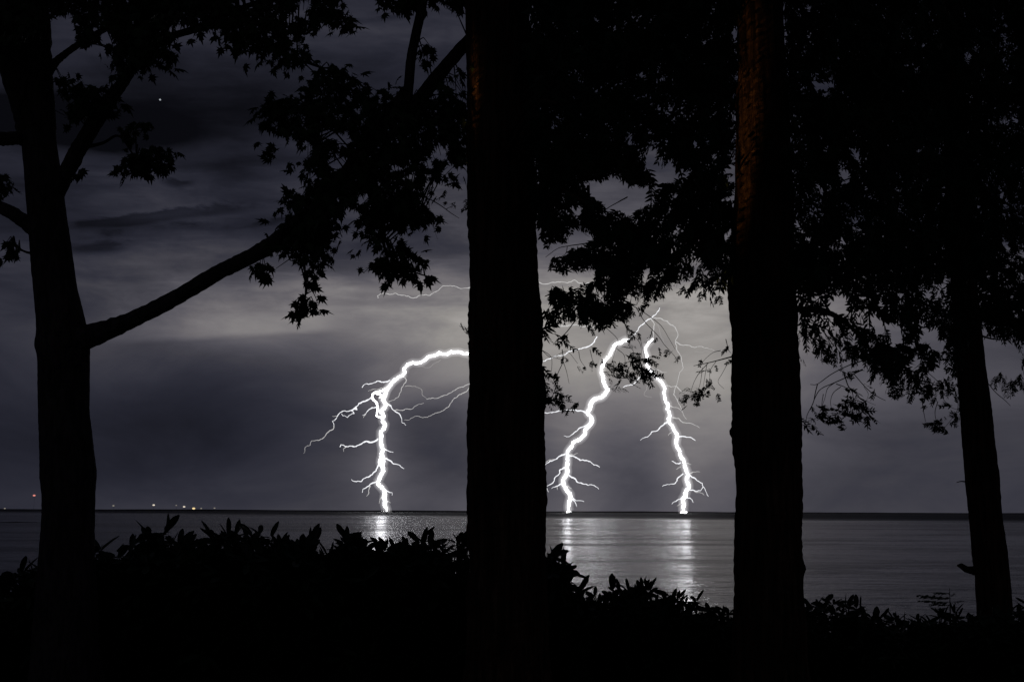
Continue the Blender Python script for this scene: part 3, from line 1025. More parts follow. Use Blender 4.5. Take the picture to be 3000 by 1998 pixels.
sprays(C_, E7([(890, 1095), (960, 1120), (1040, 1140), (1110, 1150), (1190, 1155), (1270, 1140), (1340, 1110), (1350, 1050), (1390, 1180), (1150, 1205), (1010, 1215), (1330, 1205), (1290, 990), (1230, 970), (1150, 1060)]), 5, 0.05, 0.6, 0.4, 0.62)
sprays(C_, E7([(190, 1330), (250, 1420), (330, 1440), (400, 1430), (200, 1490), (290, 1290), (440, 1490), (160, 1160), (190, 1170)]), 4, 0.045, -0.3, 0.5, 0.6)
sprays(C_, E7([(370, 985), (410, 1000), (570, 1100), (640, 1100), (740, 1090), (300, 980), (430, 1010)]), 1, 0.02, 0.4, 0.4, 0.5)
sprays(C_, E7([(1130, 840), (1180, 860), (1110, 700), (1250, 740), (760, 860), (730, 640), (800, 660), (1290, 760), (1200, 680)]), 1, 0.03, 0.6, 0.4, 0.55)
sprays(R_, E7([(1440, 680), (1470, 730), (1400, 700), (1450, 750), (1570, 950), (1600, 970), (1670, 1000), (1560, 900)]), 1, 0.025, 0.8, 0.6, 0.5)
sprays(R_, E7([(1790, 1460), (1850, 1430), (1900, 1420), (1960, 1390), (1990, 1350), (2030, 1340), (1850, 1370), (1930, 1450)]), 4, 0.035, 0.5, 0.3, 0.5)
sprays(R_, E7([(2100, 1250), (2110, 1330), (2140, 1400), (2000, 1140), (2050, 1010), (2150, 1120), (2090, 1150), (2280, 880), (2250, 950), (2290, 1010), (2300, 920)]), 1, 0.025, 0.4, 0.6, 0.5)
sprays(R_, EX([(1290, 1320), (1260, 1240), (1310, 1350), (1420, 1140), (1440, 1080), (1350, 1150), (1260, 1180), (1720, 1160), (1800, 1180), (1900, 1170), (1980, 1190), (1830, 1130), (2080, 1250), (2120, 1270), (1960, 1240), (1690, 1040)]), 2, 0.03, 0.6, 0.9, 0.6)
sprays(R_, E3([(860, 1340), (890, 1330), (980, 1310), (1020, 1290), (1080, 1350), (1090, 1270), (1160, 1260), (1170, 1170), (1230, 1250), (1240, 1300), (1180, 1310), (1280, 1310), (970, 1290), (1150, 1210), (1060, 1330)]), 4, 0.045, -0.4, 0.3, 0.7)
sprays(R_, E3([(900, 860), (960, 900), (985, 940), (1090, 920), (840, 935), (1130, 1000), (1200, 1000)]), 2, 0.03, -0.4, 0.6, 0.6)
sprays(Q_, E3([(1760, 1380), (1800, 1400), (1860, 1330), (1480, 1155), (1750, 1330), (1880, 1300)]), 5, 0.05, -0.3, 0.4, 0.6)
sprays(Q_, E3([(1340, 1070), (1460, 1100), (1560, 1130), (1700, 1180), (1780, 1190), (1840, 1120), (1420, 1050), (1640, 1160)]), 3, 0.08, -0.5, 0.4, 0.8)
sprays(C_, [(1352, 958), (1362, 966), (1366, 1010), (1355, 962)], 1, 0.012, -0.1, 0.2, 0.40)
sprays(C_, crop(700, 500, 3.364, [(2080, 330), (2150, 360), (2210, 350), (2200, 380), (1990, 250), (1900, 210)]), 2, 0.03, 0.5, 0.3, 0.55)

# drooping fringe along the lower edge of the boughs
def fringe(T_of, edge, step, n, scale):
    xs_ = [e[0] for e in edge]
    x_ = xs_[0]
    while x_ < xs_[-1]:
        y_ = float(np.interp(x_, xs_, [e[1] for e in edge])) + random.uniform(-26, 4)
        T = T_of(x_)
        Y = T['Y'] + random.uniform(-0.7, 0.9)
        c = at(x_, y_, Y)
        for _ in range(n):
            ax = (Vector((random.gauss(0, 0.30), random.gauss(0, 0.25), -1.0))).normalized()
            s = random.uniform(0.14, 0.26) * scale * (T['Y'] / 12.0) ** 0.5
            q = c + Vector((random.gauss(0, 0.03), random.gauss(0, 0.06), random.gauss(0, 0.02)))
            if in_gap(*proj(q + ax * s * 0.5), 0.8): continue
            v, f = random.choice(SPRIG)
            R = frame(ax, Vector((random.gauss(0, .5), -1, 0.1))) * s
            R[0] *= 0.6
            T['fol'].add(v @ R + np.array(tuple(q - ax * s * 0.3)), f)
        x_ += step * random.uniform(0.5, 1.5)


fringe(tree_for, [(1790, 825), (1840, 845), (1900, 842), (1950, 835), (2000, 790), (2040, 820), (2080, 835), (2135, 815)], 9, 2, 0.9)
fringe(tree_for, [(1590, 790), (1650, 795), (1760, 785)], 10, 2, 0.7)
fringe(tree_for, [(1590, 935), (1700, 930), (1800, 930), (1860, 915)], 9, 2, 0.7)
fringe(tree_for, [(2348, 985), (2400, 1005), (2430, 1040), (2480, 1030), (2530, 1050), (2570, 1085), (2620, 1110), (2700, 1140), (2790, 1140)], 8, 2, 0.85)
fringe(tree_for, [(2920, 1118), (2960, 1135), (3020, 1135)], 8, 2, 0.8)

# bare drooping twigs
dead += [
    (crop(700, 500, 3.364, [(1720, 240), (1850, 270), (1980, 340), (2090, 420), (2170, 470)]), C_, 0.5, 0.011),
    (crop(700, 500, 3.364, [(1870, 290), (1875, 370), (1865, 460)]), C_, 0.5, 0.007),
    (crop(700, 500, 3.364, [(1760, 300), (1850, 390), (1900, 520), (1960, 680)]), C_, 0.5, 0.006),
    (E7([(1050, 300), (1250, 410), (1400, 510), (1520, 610), (1600, 740), (1680, 880)]), C_, 0.7, 0.008),
    (E7([(1230, 400), (1330, 560), (1480, 720), (1560, 830), (1690, 980), (1660, 1030)]), C_, 0.7, 0.007),
    (E7([(1090, 540), (1130, 650), (1250, 700), (1300, 850), (1340, 1020)]), C_, 0.6, 0.008),
    (E7([(900, 640), (1020, 770), (990, 900), (930, 1080)]), C_, 0.6, 0.006),
    (E7([(1100, 850), (1190, 880), (1190, 1010), (1120, 1130)]), C_, 0.6, 0.006),
    (E7([(1010, 870), (1090, 940), (1100, 1040), (1060, 1140)]), C_, 0.6, 0.006),
    (E7([(1180, 700), (1270, 800), (1290, 930), (1240, 1070)]), C_, 0.6, 0.006),
    (E7([(140, 880), (250, 960), (260, 1090), (240, 1180)]), C_, 0.3, 0.006),
    (E7([(380, 880), (390, 1010), (320, 1180), (310, 1290), (390, 1400)]), C_, 0.3, 0.007),
    (E7([(390, 1010), (430, 1130), (460, 1270)]), C_, 0.3, 0.005),
    (E7([(570, 900), (590, 1000), (660, 1100)]), C_, 0.4, 0.005),
    (E7([(700, 880), (730, 1000), (770, 1080)]), C_, 0.4, 0.005),
    (E7([(520, 560), (420, 690), (300, 790)]), C_, 0.4, 0.012),
    (E7([(140, 880), (260, 970), (430, 900), (560, 1040)]), C_, 0.2, 0.006),
    (E7([(2330, 960), (2180, 1000), (2060, 1030), (1890, 1065)]), R_, 0.3, 0.012),
    (E7([(2200, 890), (2120, 910), (2040, 970), (1980, 1040)]), R_, 0.3, 0.006),
    (E7([(2060, 1030), (1960, 1140), (1900, 1240), (1850, 1380)]), R_, 0.3, 0.008),
    (E7([(2150, 1010), (2080, 1120), (2080, 1230), (2120, 1320)]), R_, 0.3, 0.006),
    (E7([(1990, 1090), (1980, 1180), (1960, 1290), (1920, 1400)]), R_, 0.3, 0.005),
    (E7([(2040, 1060), (2020, 1180), (2000, 1300)]), R_, 0.3, 0.005),
    (E7([(2290, 1020), (2220, 1150), (2170, 1250), (2240, 1330)]), R_, 0.2, 0.005),
    (E7([(2260, 760), (2290, 880), (2320, 920)]), R_, 0.2, 0.007),
    (E3([(1240, 920), (1150, 950), (1030, 1010), (930, 1080), (880, 1083)]), R_, -0.4, 0.010),
    (E3([(930, 1080), (915, 1140), (900, 1210), (860, 1290), (850, 1340)]), R_, -0.4, 0.009),
    (E3([(1240, 980), (1160, 1020), (1050, 1070), (960, 1110), (920, 1160), (880, 1260)]), R_, -0.4, 0.012),
    (E3([(1050, 1070), (1000, 1110), (980, 1180), (950, 1260)]), R_, -0.4, 0.008),
    (E3([(1090, 1100), (1040, 1140), (1020, 1200), (1030, 1270)]), R_, -0.4, 0.008),
    (E3([(1120, 1030), (1140, 1090), (1170, 1140), (1180, 1200)]), R_, -0.4, 0.010),
    (E3([(1060, 1080), (1130, 1110), (1140, 1170), (1120, 1250)]), R_, -0.4, 0.008),
    (E3([(1180, 1010), (1240, 1080), (1290, 1130), (1350, 1170), (1400, 1195)]), R_, -0.4, 0.009),
    (E3([(1210, 1170), (1270, 1200), (1330, 1225)]), R_, -0.4, 0.006),
    (E3([(970, 1150), (960, 1230), (980, 1290)]), R_, -0.4, 0.006),
    (E3([(1650, 1180), (1660, 1260), (1675, 1340)]), Q_, -0.3, 0.010),
    (E3([(1760, 1200), (1740, 1280), (1760, 1380)]), Q_, -0.3, 0.010),
    (E3([(1800, 1190), (1850, 1240), (1910, 1260)]), Q_, -0.3, 0.009),
    (E3([(1900, 1170), (1890, 1270), (1800, 1390)]), Q_, -0.3, 0.008),
    (E3([(2110, 1080), (2160, 1140), (2220, 1190), (2260, 1230)]), Q_, -0.2, 0.012),
    (E3([(1690, 1000), (1780, 1080), (1830, 1130)]), Q_, -0.3, 0.009),
    (E3([(1250, 1100), (1280, 1150), (1260, 1210)]), R_, -0.4, 0.005),
    (E3([(640 + 1000, 1060), (1690, 1150), (1730, 1200)]), Q_, -0.2, 0.006),
    (crop(1560, 560, 3.92, [(640, -60), (650, 80), (700, 250), (760, 420), (900, 520)]), C_, 0.5, 0.026),
    (crop(1560, 560, 3.92, [(1090, 70), (980, 130), (860, 200), (760, 290), (640, 430)]), R_, 0.5, 0.013),
    (crop(1560, 560, 3.92, [(900, 560), (700, 590), (560, 610), (420, 630), (290, 660), (150, 760)]), R_, 0.6, 0.013),
    (crop(1560, 560, 3.92, [(400, 640), (380, 720), (300, 770)]), R_, 0.6, 0.007),
    (crop(2000, 1332, 2.354, [(1945, 185), (1920, 183), (1890, 190)]), Q_, -0.05, 0.016),
]
for pts, T, dY, rad in dead:
    Y = T['Y'] + dY
    q = [Vector(tuple(v_)) for v_ in spline([tuple(at(a_, c_, Y + 0.12 * math.sin(i * 1.7))) for i, (a_, c_) in enumerate(pts)], 4 * len(pts))]
    n_ = len(q)
    tube(T['tw'], q, [rad * 0.6 * (1 - 0.6 * i / n_) for i in range(n_)], 4)

# stub at the foot of the leaning trunk
mb = MB()
q = [at(2853, 1672, FAR_Y), at(2832, 1668, FAR_Y - 0.05), at(2815, 1657, FAR_Y - 0.1), at(2805, 1656, FAR_Y - 0.12)]
tube(mb, q, [0.055, 0.05, 0.035, 0.012], 7, 0.2)
mb.build('broken_branch', BARK_FIR, Q_['root'])

# boughs, then twigs that tie every spray to its nearest bough
for T in conif.values():
    cl = T['clusters']
    random.shuffle(cl)
    tips = sorted(T['tips'], key=lambda c: -(c - trunk_at(T, c.z)).length)[:60]
    random.shuffle(tips)
    nodes = []
    for tip in tips[:26] + T['tips'][:6]:
        d = Vector((tip.x - T['cs'][0].x, tip.y - T['cs'][0].y, 0)).length
        base = trunk_at(T, tip.z + 0.10 * d + 0.1)
        mid = base.lerp(tip, 0.5) + Vector((0, 0, 0.10 * d)) + rvec() * 0.08
        q = [Vector(tuple(v_)) for v_ in spline([tuple(base), tuple(mid), tuple(tip)], 12)]
        bad = False
        for w_ in q:
            x_, y_ = proj(w_)
            if in_gap(x_, y_, 0.9) or (y_ > 950 and x_ < 2345) or any(a_ < x_ < d_ and b_ < y_ < e_ and w_.y < yy + 0.1 for a_, b_, d_, e_, yy in ORANGE): bad = True
        if bad: continue
        r0 = 0.018 + 0.009 * d
        mb = MB()
        tube(mb, q, [r0 * (1 - 0.8 * i / 11) for i in range(12)], 6, 0.08)
        mb.build('bough', BARK_FIR, T['root'])
        nodes += q
    if nodes:
        NA = np.array([tuple(v_) for v_ in nodes])
        for c in cl:
            dd = np.linalg.norm(NA - np.array(tuple(c)), axis=1)
            k = int(dd.argmin())
            if dd[k] > 0.5: continue
            e = nodes[k]
            q = [e, e.lerp(c, 0.5) + Vector((0, 0, 0.06)), c]
            if any(in_gap(*proj(e.lerp(c, s_)), 1.0) for s_ in (0.15, 0.35, 0.55, 0.75, 0.95)): continue
            tube(T['tw'], q, [0.009, 0.006, 0.003], 3)
    tag(T['fol'].build('needle_sprays', LEAF_FIR, T['root']), kind='stuff')
    tag(T['tw'].build('twigs', TWIG, T['root']), kind='stuff')

# ------------------------------------------------------------------ broadleaf tree at the left
MY = 12.0
tab = [(340, 60, 163), (420, 62, 168), (500, 70, 180), (620, 78, 196), (760, 88, 215), (860, 97, 229), (940, 104, 250), (1010, 106, 264), (1060, 108, 262), (1200, 112, 264), (1330, 116, 274), (1390, 117, 284),
       (1450, 124, 279), (1560, 122, 278), (1660, 112, 278), (1760, 104, 284), (1840, 96, 292)]
mb = MB()
mt, mcs, mrs = trunk_from_edges(tab, MY, 230, 0, 32, 170, 0.016, [(1008, 8, 0.15, 0.10)])
foot = mcs[-1]
maple = empty('maple_tree', Vector((foot.x, foot.y, ground_z(foot.x, foot.y))), 'leafy broadleaf tree at the left with one long limb reaching right', 'tree')
mt.build('trunk', BARK_MAPLE, maple)
limb_nodes = []


def limb(pts, widths, dY, name='limb', rough=0.06, seg=10, endY=None):
    n = max(10, 7 * len(pts))
    P = []
    for i, (a_, c_) in enumerate(pts):
        s = i / (len(pts) - 1)
        P.append(tuple(at(a_, c_, MY + dY[0] + (dY[1] - dY[0]) * s)))
    q = [Vector(tuple(v_)) for v_ in spline(P, n)]
    w = [float(np.interp(i / (n - 1) * (len(widths) - 1), range(len(widths)), widths)) * 0.5 * q[i].y / F for i in range(n)]
    mb = MB()
    ph = rng.normal(0, 0.7, (n, seg))
    tube(mb, q, w, seg, rough, True, ph)
    mb.build(name, BARK_MAPLE, maple)
    limb_nodes.extend(q)
    return q


# the stem divides above the crook
limb([(112, 380), (100, 250), (88, 100), (80, -60), (84, -260), (70, -520)], [106, 112, 122, 118, 90, 50], (0, 0), 'stem', 0.03, 16)
limb([(100, 400), (70, 300), (36, 190), (0, 90), (-50, -60), (-90, -260)], [90, 82, 86, 80, 70, 40], (0.02, -0.5), 'stem', 0.03, 16)
limb([(90, 410), (50, 405), (10, 408), (-60, 398), (-180, 350)], [46, 40, 42, 38, 20], (0, -0.4))
limb([(110, 680), (70, 648), (30, 622), (-30, 590), (-150, 500)], [50, 42, 40, 36, 18], (0, 0.4))
limb([(150, 575), (198, 500), (232, 435), (272, 370), (320, 295), (372, 225), (430, 130), (500, 30)], [70, 52, 50, 48, 42, 34, 26, 14], (0, -0.3))
limb([(140, 205), (165, 180), (200, 152), (245, 122), (310, 85), (400, 40)], [40, 24, 20, 19, 18, 12], (0, 0.4))
limb([(200, 1000), (262, 985), (361, 948), (459, 902), (552, 851), (637, 800), (701, 768), (765, 735), (828, 695), (900, 640), (980, 555), (1060, 450), (1130, 350), (1197, 268)],
     [110, 72, 50, 48, 47, 46, 45, 48, 50, 52, 50, 48, 46, 42], (0, -0.6), 'limb', 0.06, 14)
limb([(1190, 300), (1197, 255), (1205, 170), (1220, 95), (1236, 20), (1256, -120)], [36, 31, 30, 30, 29, 20], (-0.6, -0.7), 'limb', 0.03)
limb([(1200, 330), (1231, 290), (1290, 215), (1354, 140), (1420, 70)], [50, 44, 42, 40, 30], (-0.6, 0.4))
limb([(900, 640), (960, 560), (930, 420), (900, 300), (940, 200)], [40, 34, 26, 20, 12], (-0.4, 0.4))
limb([(1000, 540), (1080, 560), (1150, 600), (1230, 640)], [26, 20, 14, 8], (-0.4, 0.2))
limb([(880, 660), (890, 720), (893, 790), (895, 860), (890, 900)], [14, 10, 7, 5, 4], (-0.4, -0.6), 'limb', 0.05, 6)
limb([(1080, 560), (1110, 650), (1130, 740), (1150, 800)], [18, 14, 10, 5], (-0.3, -0.4), 'limb', 0.05, 6)
limb([(1100, 620), (1160, 770), (1220, 800), (1275, 815)], [10, 8, 5, 3], (-0.3, -0.4), 'limb', 0.05, 6)
limb([(430, 130), (560, 90), (700, 60), (820, 90), (900, 100)], [24, 22, 20, 16, 8], (-0.3, -0.1))
limb([(560, 90), (720, 20), (900, -40), (1040, -80)], [16, 16, 12, 8], (-0.2, 0.2))
limb([(232, 435), (300, 420), (350, 400), (400, 470)], [14, 9, 7, 5], (0, -0.2), 'limb', 0.05, 6)
limb([(205, 520), (225, 515), (240, 525)], [16, 10, 5], (0, -0.2), 'limb', 0.05, 6)
limb([(1260, -120), (1180, -40), (1130, 5)], [14, 10, 6], (-0.6, -0.5))

limb([(98, 744), (72, 737), (46, 722)], [9, 7, 4], (0.0, -0.05), 'limb', 0.05, 6)
M_LEFT = [(-120, -160), (430, -160), (520, 40), (500, 120), (505, 155), (535, 200), (500, 203), (452, 195), (430, 215), (392, 232), (350, 245), (320, 235), (312, 190), (330, 160), (300, 132), (225, 130),
          (222, 60), (205, 36), (150, 50), (110, 100), (30, 140), (-120, 150)]
M_MID = [(430, -160), (1000, -160), (1010, 40), (1052, 70), (1050, 92), (1000, 96), (960, 72), (905, 105), (900, 150), (915, 165), (880, 203), (840, 226), (800, 215), (795, 182), (742, 202), (765, 150), (695, 160),
         (640, 132), (640, 98), (550, 84), (430, 60)]
M_B = [(175, 238), (230, 232), (270, 250), (330, 262), (352, 300), (345, 330), (320, 345), (270, 355), (200, 362), (172, 350), (182, 325), (172, 285)]
M_C = [(348, 380), (385, 360), (430, 370), (430, 390), (398, 398), (405, 430), (372, 430), (350, 405)]
M_D = [(322, 515), (360, 468), (425, 440), (480, 436), (515, 452), (515, 482), (490, 508), (420, 512), (340, 528)]
M_E = [(222, 512), (242, 512), (246, 530), (225, 535)]
M_F = [(-60, 515), (15, 508), (36, 540), (28, 580), (-60, 605)]
M_G = [(12, 702), (45, 700), (64, 732), (45, 764), (18, 758)]
M_BIG = [(965, 186), (1027, 222), (1101, 263), (1170, 275), (1229, 300), (1275, 255), (1320, 215), (1365, 200), (1365, 515), (1310, 535), (1240, 535), (1215, 585), (1255, 635), (1235, 652), (1155, 660), (1140, 690),
         (1165, 735), (1120, 745), (1075, 720), (1050, 705), (1075, 668), (1000, 645), (985, 690), (980, 712), (945, 738), (975, 768), (930, 785), (880, 775), (850, 740), (800, 740), (800, 705), (845, 645), (845, 590),
         (900, 565), (895, 470), (862, 415), (812, 385), (782, 325), (870, 288), (910, 238)]
M_LOW1 = [(1110, 745), (1165, 735), (1205, 785), (1195, 815), (1150, 825), (1110, 805), (1060, 800), (1048, 790), (1095, 775)]
M_LOW2 = [(722, 790), (770, 770), (815, 775), (815, 795), (790, 825), (765, 832), (725, 810)]
M_DROP = [(870, 775), (905, 790), (945, 800), (935, 830), (905, 850), (880, 815)]
M_HANG = [(850, 880), (880, 872), (930, 870), (950, 875), (930, 900), (935, 915), (900, 925), (870, 940), (855, 930), (850, 905)]
M_LCL = [(768, 440), (800, 420), (818, 430), (810, 460), (790, 475), (770, 470)]
M_TOPB = [(1070, -120), (1380, -120), (1358, 38), (1318, 34), (1300, 0), (1250, 0), (1222, 36), (1160, 30), (1105, 22)]
M_J = [(1240, 140), (1268, 130), (1275, 150), (1250, 200), (1262, 225), (1240, 215), (1236, 180)]
M_RT = [(1300, 640), (1265, 650), (1235, 645)]
M_GAP = [(960, 390, 17, 17), (1003, 407, 20, 15), (1000, 478, 40, 20), (1290, 447, 22, 20), (1033, 627, 24, 14), (725, 4, 36, 18), (890, 12, 22, 14), (880, 45, 18, 8), (850, 55, 14, 8), (1075, 440, 8, 22), (1155, 490, 12, 7),
         (1180, 495, 8, 6), (1258, 482, 9, 14), (1320, 500, 20, 10), (1350, 510, 10, 12), (900, 300, 9, 16), (915, 205, 9, 12), (860, 340, 16, 6), (1205, 520, 9, 14), (1330, 250, 24, 8), (900, 425, 10, 8), (897, 465, 8, 7),
         (1060, 590, 10, 12), (1075, 575, 6, 12), (918, 520, 6, 9), (290, 95, 18, 10), (310, 115, 18, 12), (475, 180, 14, 8), (185, 105, 34, 60), (250, 190, 55, 28), (255, 245, 16, 9), (180, 305, 18, 12), (185, 350, 12, 14)]

leaf_meshes = shape_meshes('leaf', MAPLE, LEAF_MAPLE)
mfol = MB()
mtw = MB()
LN = np.array([tuple(v_) for v_ in limb_nodes])
maple_cnt = [0]


def maple_fill(poly, cover, size=(0.10, 0.155), depth=1.3, single=False, Y0=None, per=6, gap=True):
    n = max(4, int(area(poly) * cover / (430.0 * per)))
    for (x_, y_) in sample_poly(poly, n):
        xi, yi = x_, y_
        Y = (MY if Y0 is None else Y0) + max(-1.6 * depth, min(1.6 * depth, random.gauss(-0.2, depth * 0.6)))
        c = at(x_, y_, Y)
        d_ = np.linalg.norm(LN - np.array(tuple(c)), axis=1)
        e = limb_nodes[int(d_.argmin())]
        out = (c - e)
        out = out.normalized() if out.length > 0.05 else Vector((1, 0, 0))
        mid = e.lerp(c, 0.55) + Vector((0, 0, 0.08))
        xm, ym = proj(mid)
        if (e - c).length < (0.75 if inpoly(xm, ym, poly) else 0.30) and not any(((xm - a_) / rx) ** 2 + ((ym - b_) / ry) ** 2 < 1 for a_, b_, rx, ry in M_GAP):
            tube(mtw, [e, mid, c], [0.010, 0.006, 0.003], 3)
        for _ in range(per):
            q = c + Vector((random.gauss(0, 1), random.gauss(0, 1), random.gauss(0, 0.7))) * (0.095 if not single else 0.06)
            px_, py_ = proj(q)
            if gap and any(((px_ - a_) / (rx + 6)) ** 2 + ((py_ - b_) / (ry + 6)) ** 2 < 1 for a_, b_, rx, ry in M_GAP): continue
            if not inpoly(px_, py_, poly) and random.random() < 0.8: continue
            ax = out * random.uniform(0.0, 0.8) + Vector((0, 0, -random.uniform(0.2, 1.1))) + rvec() * 0.5
            ax.normalize()
            nn = Vector((0, -0.45, 0.75)) + rvec() * 0.85
            s = random.uniform(*size)
            k = random.randrange(len(MAPLE))
            pos = q - ax * s * 0.35
            if single and maple_cnt[0] < 300:
                leaf_object(leaf_meshes, k, pos, ax, nn, s, maple)
                maple_cnt[0] += 1
            else:
                stamp(mfol, MAPLE[k], pos, ax, nn, s)


# sprays one can pick out against the sky: every leaf on its own
for q, cv in ((M_D, 3.6), (M_C, 3.2), (M_LCL, 2.6), (M_HANG, 2.6), (M_LOW2, 2.0), (M_G, 4.0), (M_E, 4.0), (M_J, 3.0), (M_DROP, 2.0), (M_F, 3.0), (M_LOW1, 2.2)):
    maple_fill(q, cv * 2.0, (0.085, 0.14), 0.25 if q is not M_G else 0.08, True, MY - 0.3 if q is not M_G else MY - 0.05, 4, False)
for (x_, y_, ax) in ((730, 355, (-0.8, 0, -0.5)), (770, 372, (-0.25, 0, -1)), (738, 318, (-1, 0, -0.15)), (842, 500, (-1, 0, 0.1)), (838, 556, (-0.5, 0, 0.9)), (826, 590, (-1, 0, 0.2)), (770, 646, (-1, 0, 0.35)), (1290, 645, (1, 0, -0.2)),
                      (1247, 770, (0.7, 0, -0.7)), (1272, 818, (0.9, 0, -0.4)), (1255, 828, (0.3, 0, -1)), (1232, 842, (0.2, 0, -1)), (1180, 725, (0.4, 0, 1)), (1075, 213, (1, 0, 0.3)), (1040, 60, (1, 0, -0.3)), (1060, 80, (1, 0, -0.1)),
                      (530, 205, (1, 0, -0.2)), (510, 218, (0.8, 0, -0.7)), (690, 165, (0.1, 0, -1)), (372, 312, (0.8, 0, -0.3)), (378, 325, (0.7, 0, -0.7)), (1130, 845, (0, 0, -1)), (845, 925, (-1, 0, -0.3)), (955, 912, (1, 0, -0.2))):
    Y = MY - 0.4
    s = 0.15
    axv = Vector(ax).normalized()
    k = random.randrange(10)
    stamp(mfol, MAPLE[k], at(x_, y_, Y) - axv * s * 0.4, axv, Vector((random.uniform(-1, 1), -0.6, 0.8)), s)
for q, cv in (([(735, 332), (790, 302), (850, 290), (850, 400), (800, 395), (762, 375)], 5.0), ([(1170, 700), (1205, 745), (1240, 770), (1258, 798), (1230, 828), (1180, 832), (1150, 800)], 5.5),
              ([(1140, 600), (1220, 590), (1285, 640), (1272, 656), (1200, 676), (1140, 690)], 7.0), ([(835, 560), (880, 560), (880, 620), (830, 600)], 5.0), ([(1240, 535), (1366, 520), (1366, 548), (1300, 560)], 4.0)):
    maple_fill(q, cv, (0.09, 0.14), 0.5)
maple_fill(M_LEFT, 7.6, (0.085, 0.15))
maple_fill(M_MID, 6.4, (0.085, 0.15))
maple_fill(M_B, 6.6, (0.085, 0.15), depth=0.6)
maple_fill(M_BIG, 7.6, (0.08, 0.14))
maple_fill(M_TOPB, 9.0, (0.085, 0.15), 0.6)
tag(mfol.build('leaves', LEAF_MAPLE, maple), kind='stuff')
tag(mtw.build('twigs', TWIG, maple), kind='stuff')

# ------------------------------------------------------------------ shrubs of the bluff edge
rh_meshes = shape_meshes('leaf', RHODO, LEAF_RHODO)


def shrub(name, cx, Y, wid, tops, label, cat, leafsize=(0.15, 0.22), narrow=1.0, droopy=0.15, n_in=70, group=None):
    """cx, wid in picture units; tops = rosette positions on the outline (picture units)"""
    base = at(cx, 1900, Y)
    bx_, by_ = base.x, Y
    gz = ground_z(bx_, by_)
    root = empty(name, Vector((bx_, by_, gz)), label, cat, group)
    fol, stems = MB(), MB()
    half = wid * 0.5 * Y / F
    tops3 = [at(a_, c_ + 12 + random.uniform(-8, 22), Y + random.uniform(-0.45, 0.25)) for a_, c_ in tops]
    allr = [(q, True) for q in tops3]
    for q in tops3:
        for _ in range(2):
            allr.append((q + Vector((random.gauss(0, 0.10), random.gauss(0, 0.15), -abs(random.gauss(0.05, 0.06)))), True))
    for _ in range(int(n_in * 3.0)):
        a_ = random.choice(tops3)
        px_ = bx_ + random.uniform(-1, 1) * half
        near = sorted(tops3, key=lambda q: abs(q.x - px_))[:2]
        hz = min(q.z for q in near) - 0.10
        z_ = gz + (hz - gz) * (1 - random.random() ** 1.6)
        allr.append((Vector((px_, Y + random.uniform(-0.75, 0.6), z_)), False))
    nsingle = 0
    for q, istop in allr:
        o = Vector((bx_ + (q.x - bx_) * 0.35, Y + (q.y - Y) * 0.3, gz - 0.03))
        m_ = o.lerp(q, 0.55) + Vector(((q.x - bx_) * 0.2, 0, 0.02))
        if istop or random.random() < 0.4:
            sp = [Vector(tuple(v_)) for v_ in spline([tuple(o), tuple(m_), tuple(q)], 7)]
            tube(stems, sp, [0.016 - 0.0016 * i for i in range(7)], 5)
        up = (Vector((random.gauss(0, 0.6), random.gauss(0, 0.4), 1.0))).normalized()
        nl = random.randint(4, 7) if istop else random.randint(7, 10)
        ph0 = random.uniform(0, 6.28)
        for i in range(nl):
            th = ph0 + i * 2.399 + random.uniform(-.25, .25)
            lift = random.uniform(-0.5, 1.1) - droopy if istop else random.uniform(-0.5, 0.7)
            if istop and i == 0: lift = 1.4
            h_ = up.orthogonal().normalized()
            k_ = up.cross(h_)
            ax = (h_ * math.cos(th) + k_ * math.sin(th) + up * lift).normalized()
            nn = up * 1.0 - ax * 0.3 + rvec() * 0.6
            s = random.uniform(*leafsize) * (random.choice((0.85, 1.05, 1.3)) if istop else 1.2)
            k = random.randrange(len(RHODO))
            if istop and nsingle < 150:
                lo = leaf_object(rh_meshes, k, q, ax, nn, s, root)
                nsingle += 1
            else:
                v, f = RHODO[k]
                R = frame(ax, nn) * s
                R[0] *= narrow
                fol.add(v @ R + np.array(tuple(q)), f)
    stems.build('stems', TWIG, root)
    tag(fol.build('inner_leaves', LEAF_RHODO, root), kind='stuff')
    return root


SG = 'broad-leaved shrubs along the bluff edge'
shrub('rhododendron_shrub', 40, 13.0, 330, [(-60, 1735), (-10, 1745), (20, 1705), (45, 1672), (78, 1668), (95, 1665), (60, 1720), (110, 1690), (140, 1680)],
      'broad-leaved shrub left of the leftmost trunk at the picture edge', 'shrub', group=SG)
shrub('rhododendron_shrub', 340, 13.4, 300, [(290, 1612), (318, 1640), (345, 1628), (378, 1590), (392, 1612), (418, 1602), (440, 1580), (360, 1660), (300, 1680), (250, 1640)],
      'broad-leaved shrub just right of the leftmost trunk', 'shrub', group=SG)
shrub('rhododendron_shrub', 540, 13.2, 300, [(440, 1568), (478, 1560), (505, 1572), (470, 1590), (530, 1592), (562, 1606), (545, 1620), (598, 1640), (500, 1625)],
      'broad-leaved shrub below the yellow shore light', 'shrub', group=SG)
shrub('rhododendron_shrub', 700, 13.5, 300, [(622, 1552), (628, 1585), (664, 1545), (690, 1548), (645, 1590), (712, 1585), (758, 1558), (770, 1590), (742, 1600), (700, 1625), (800, 1600)],
      'tallest broad-leaved shrub, midway between the leftmost and middle trunks', 'shrub', group=SG)
shrub('rhododendron_shrub', 900, 13.1, 280, [(810, 1588), (838, 1580), (862, 1590), (885, 1602), (905, 1580), (900, 1600), (925, 1625), (960, 1618), (850, 1620)],
      'broad-leaved shrub left of the first glitter path on the water', 'shrub', group=SG)
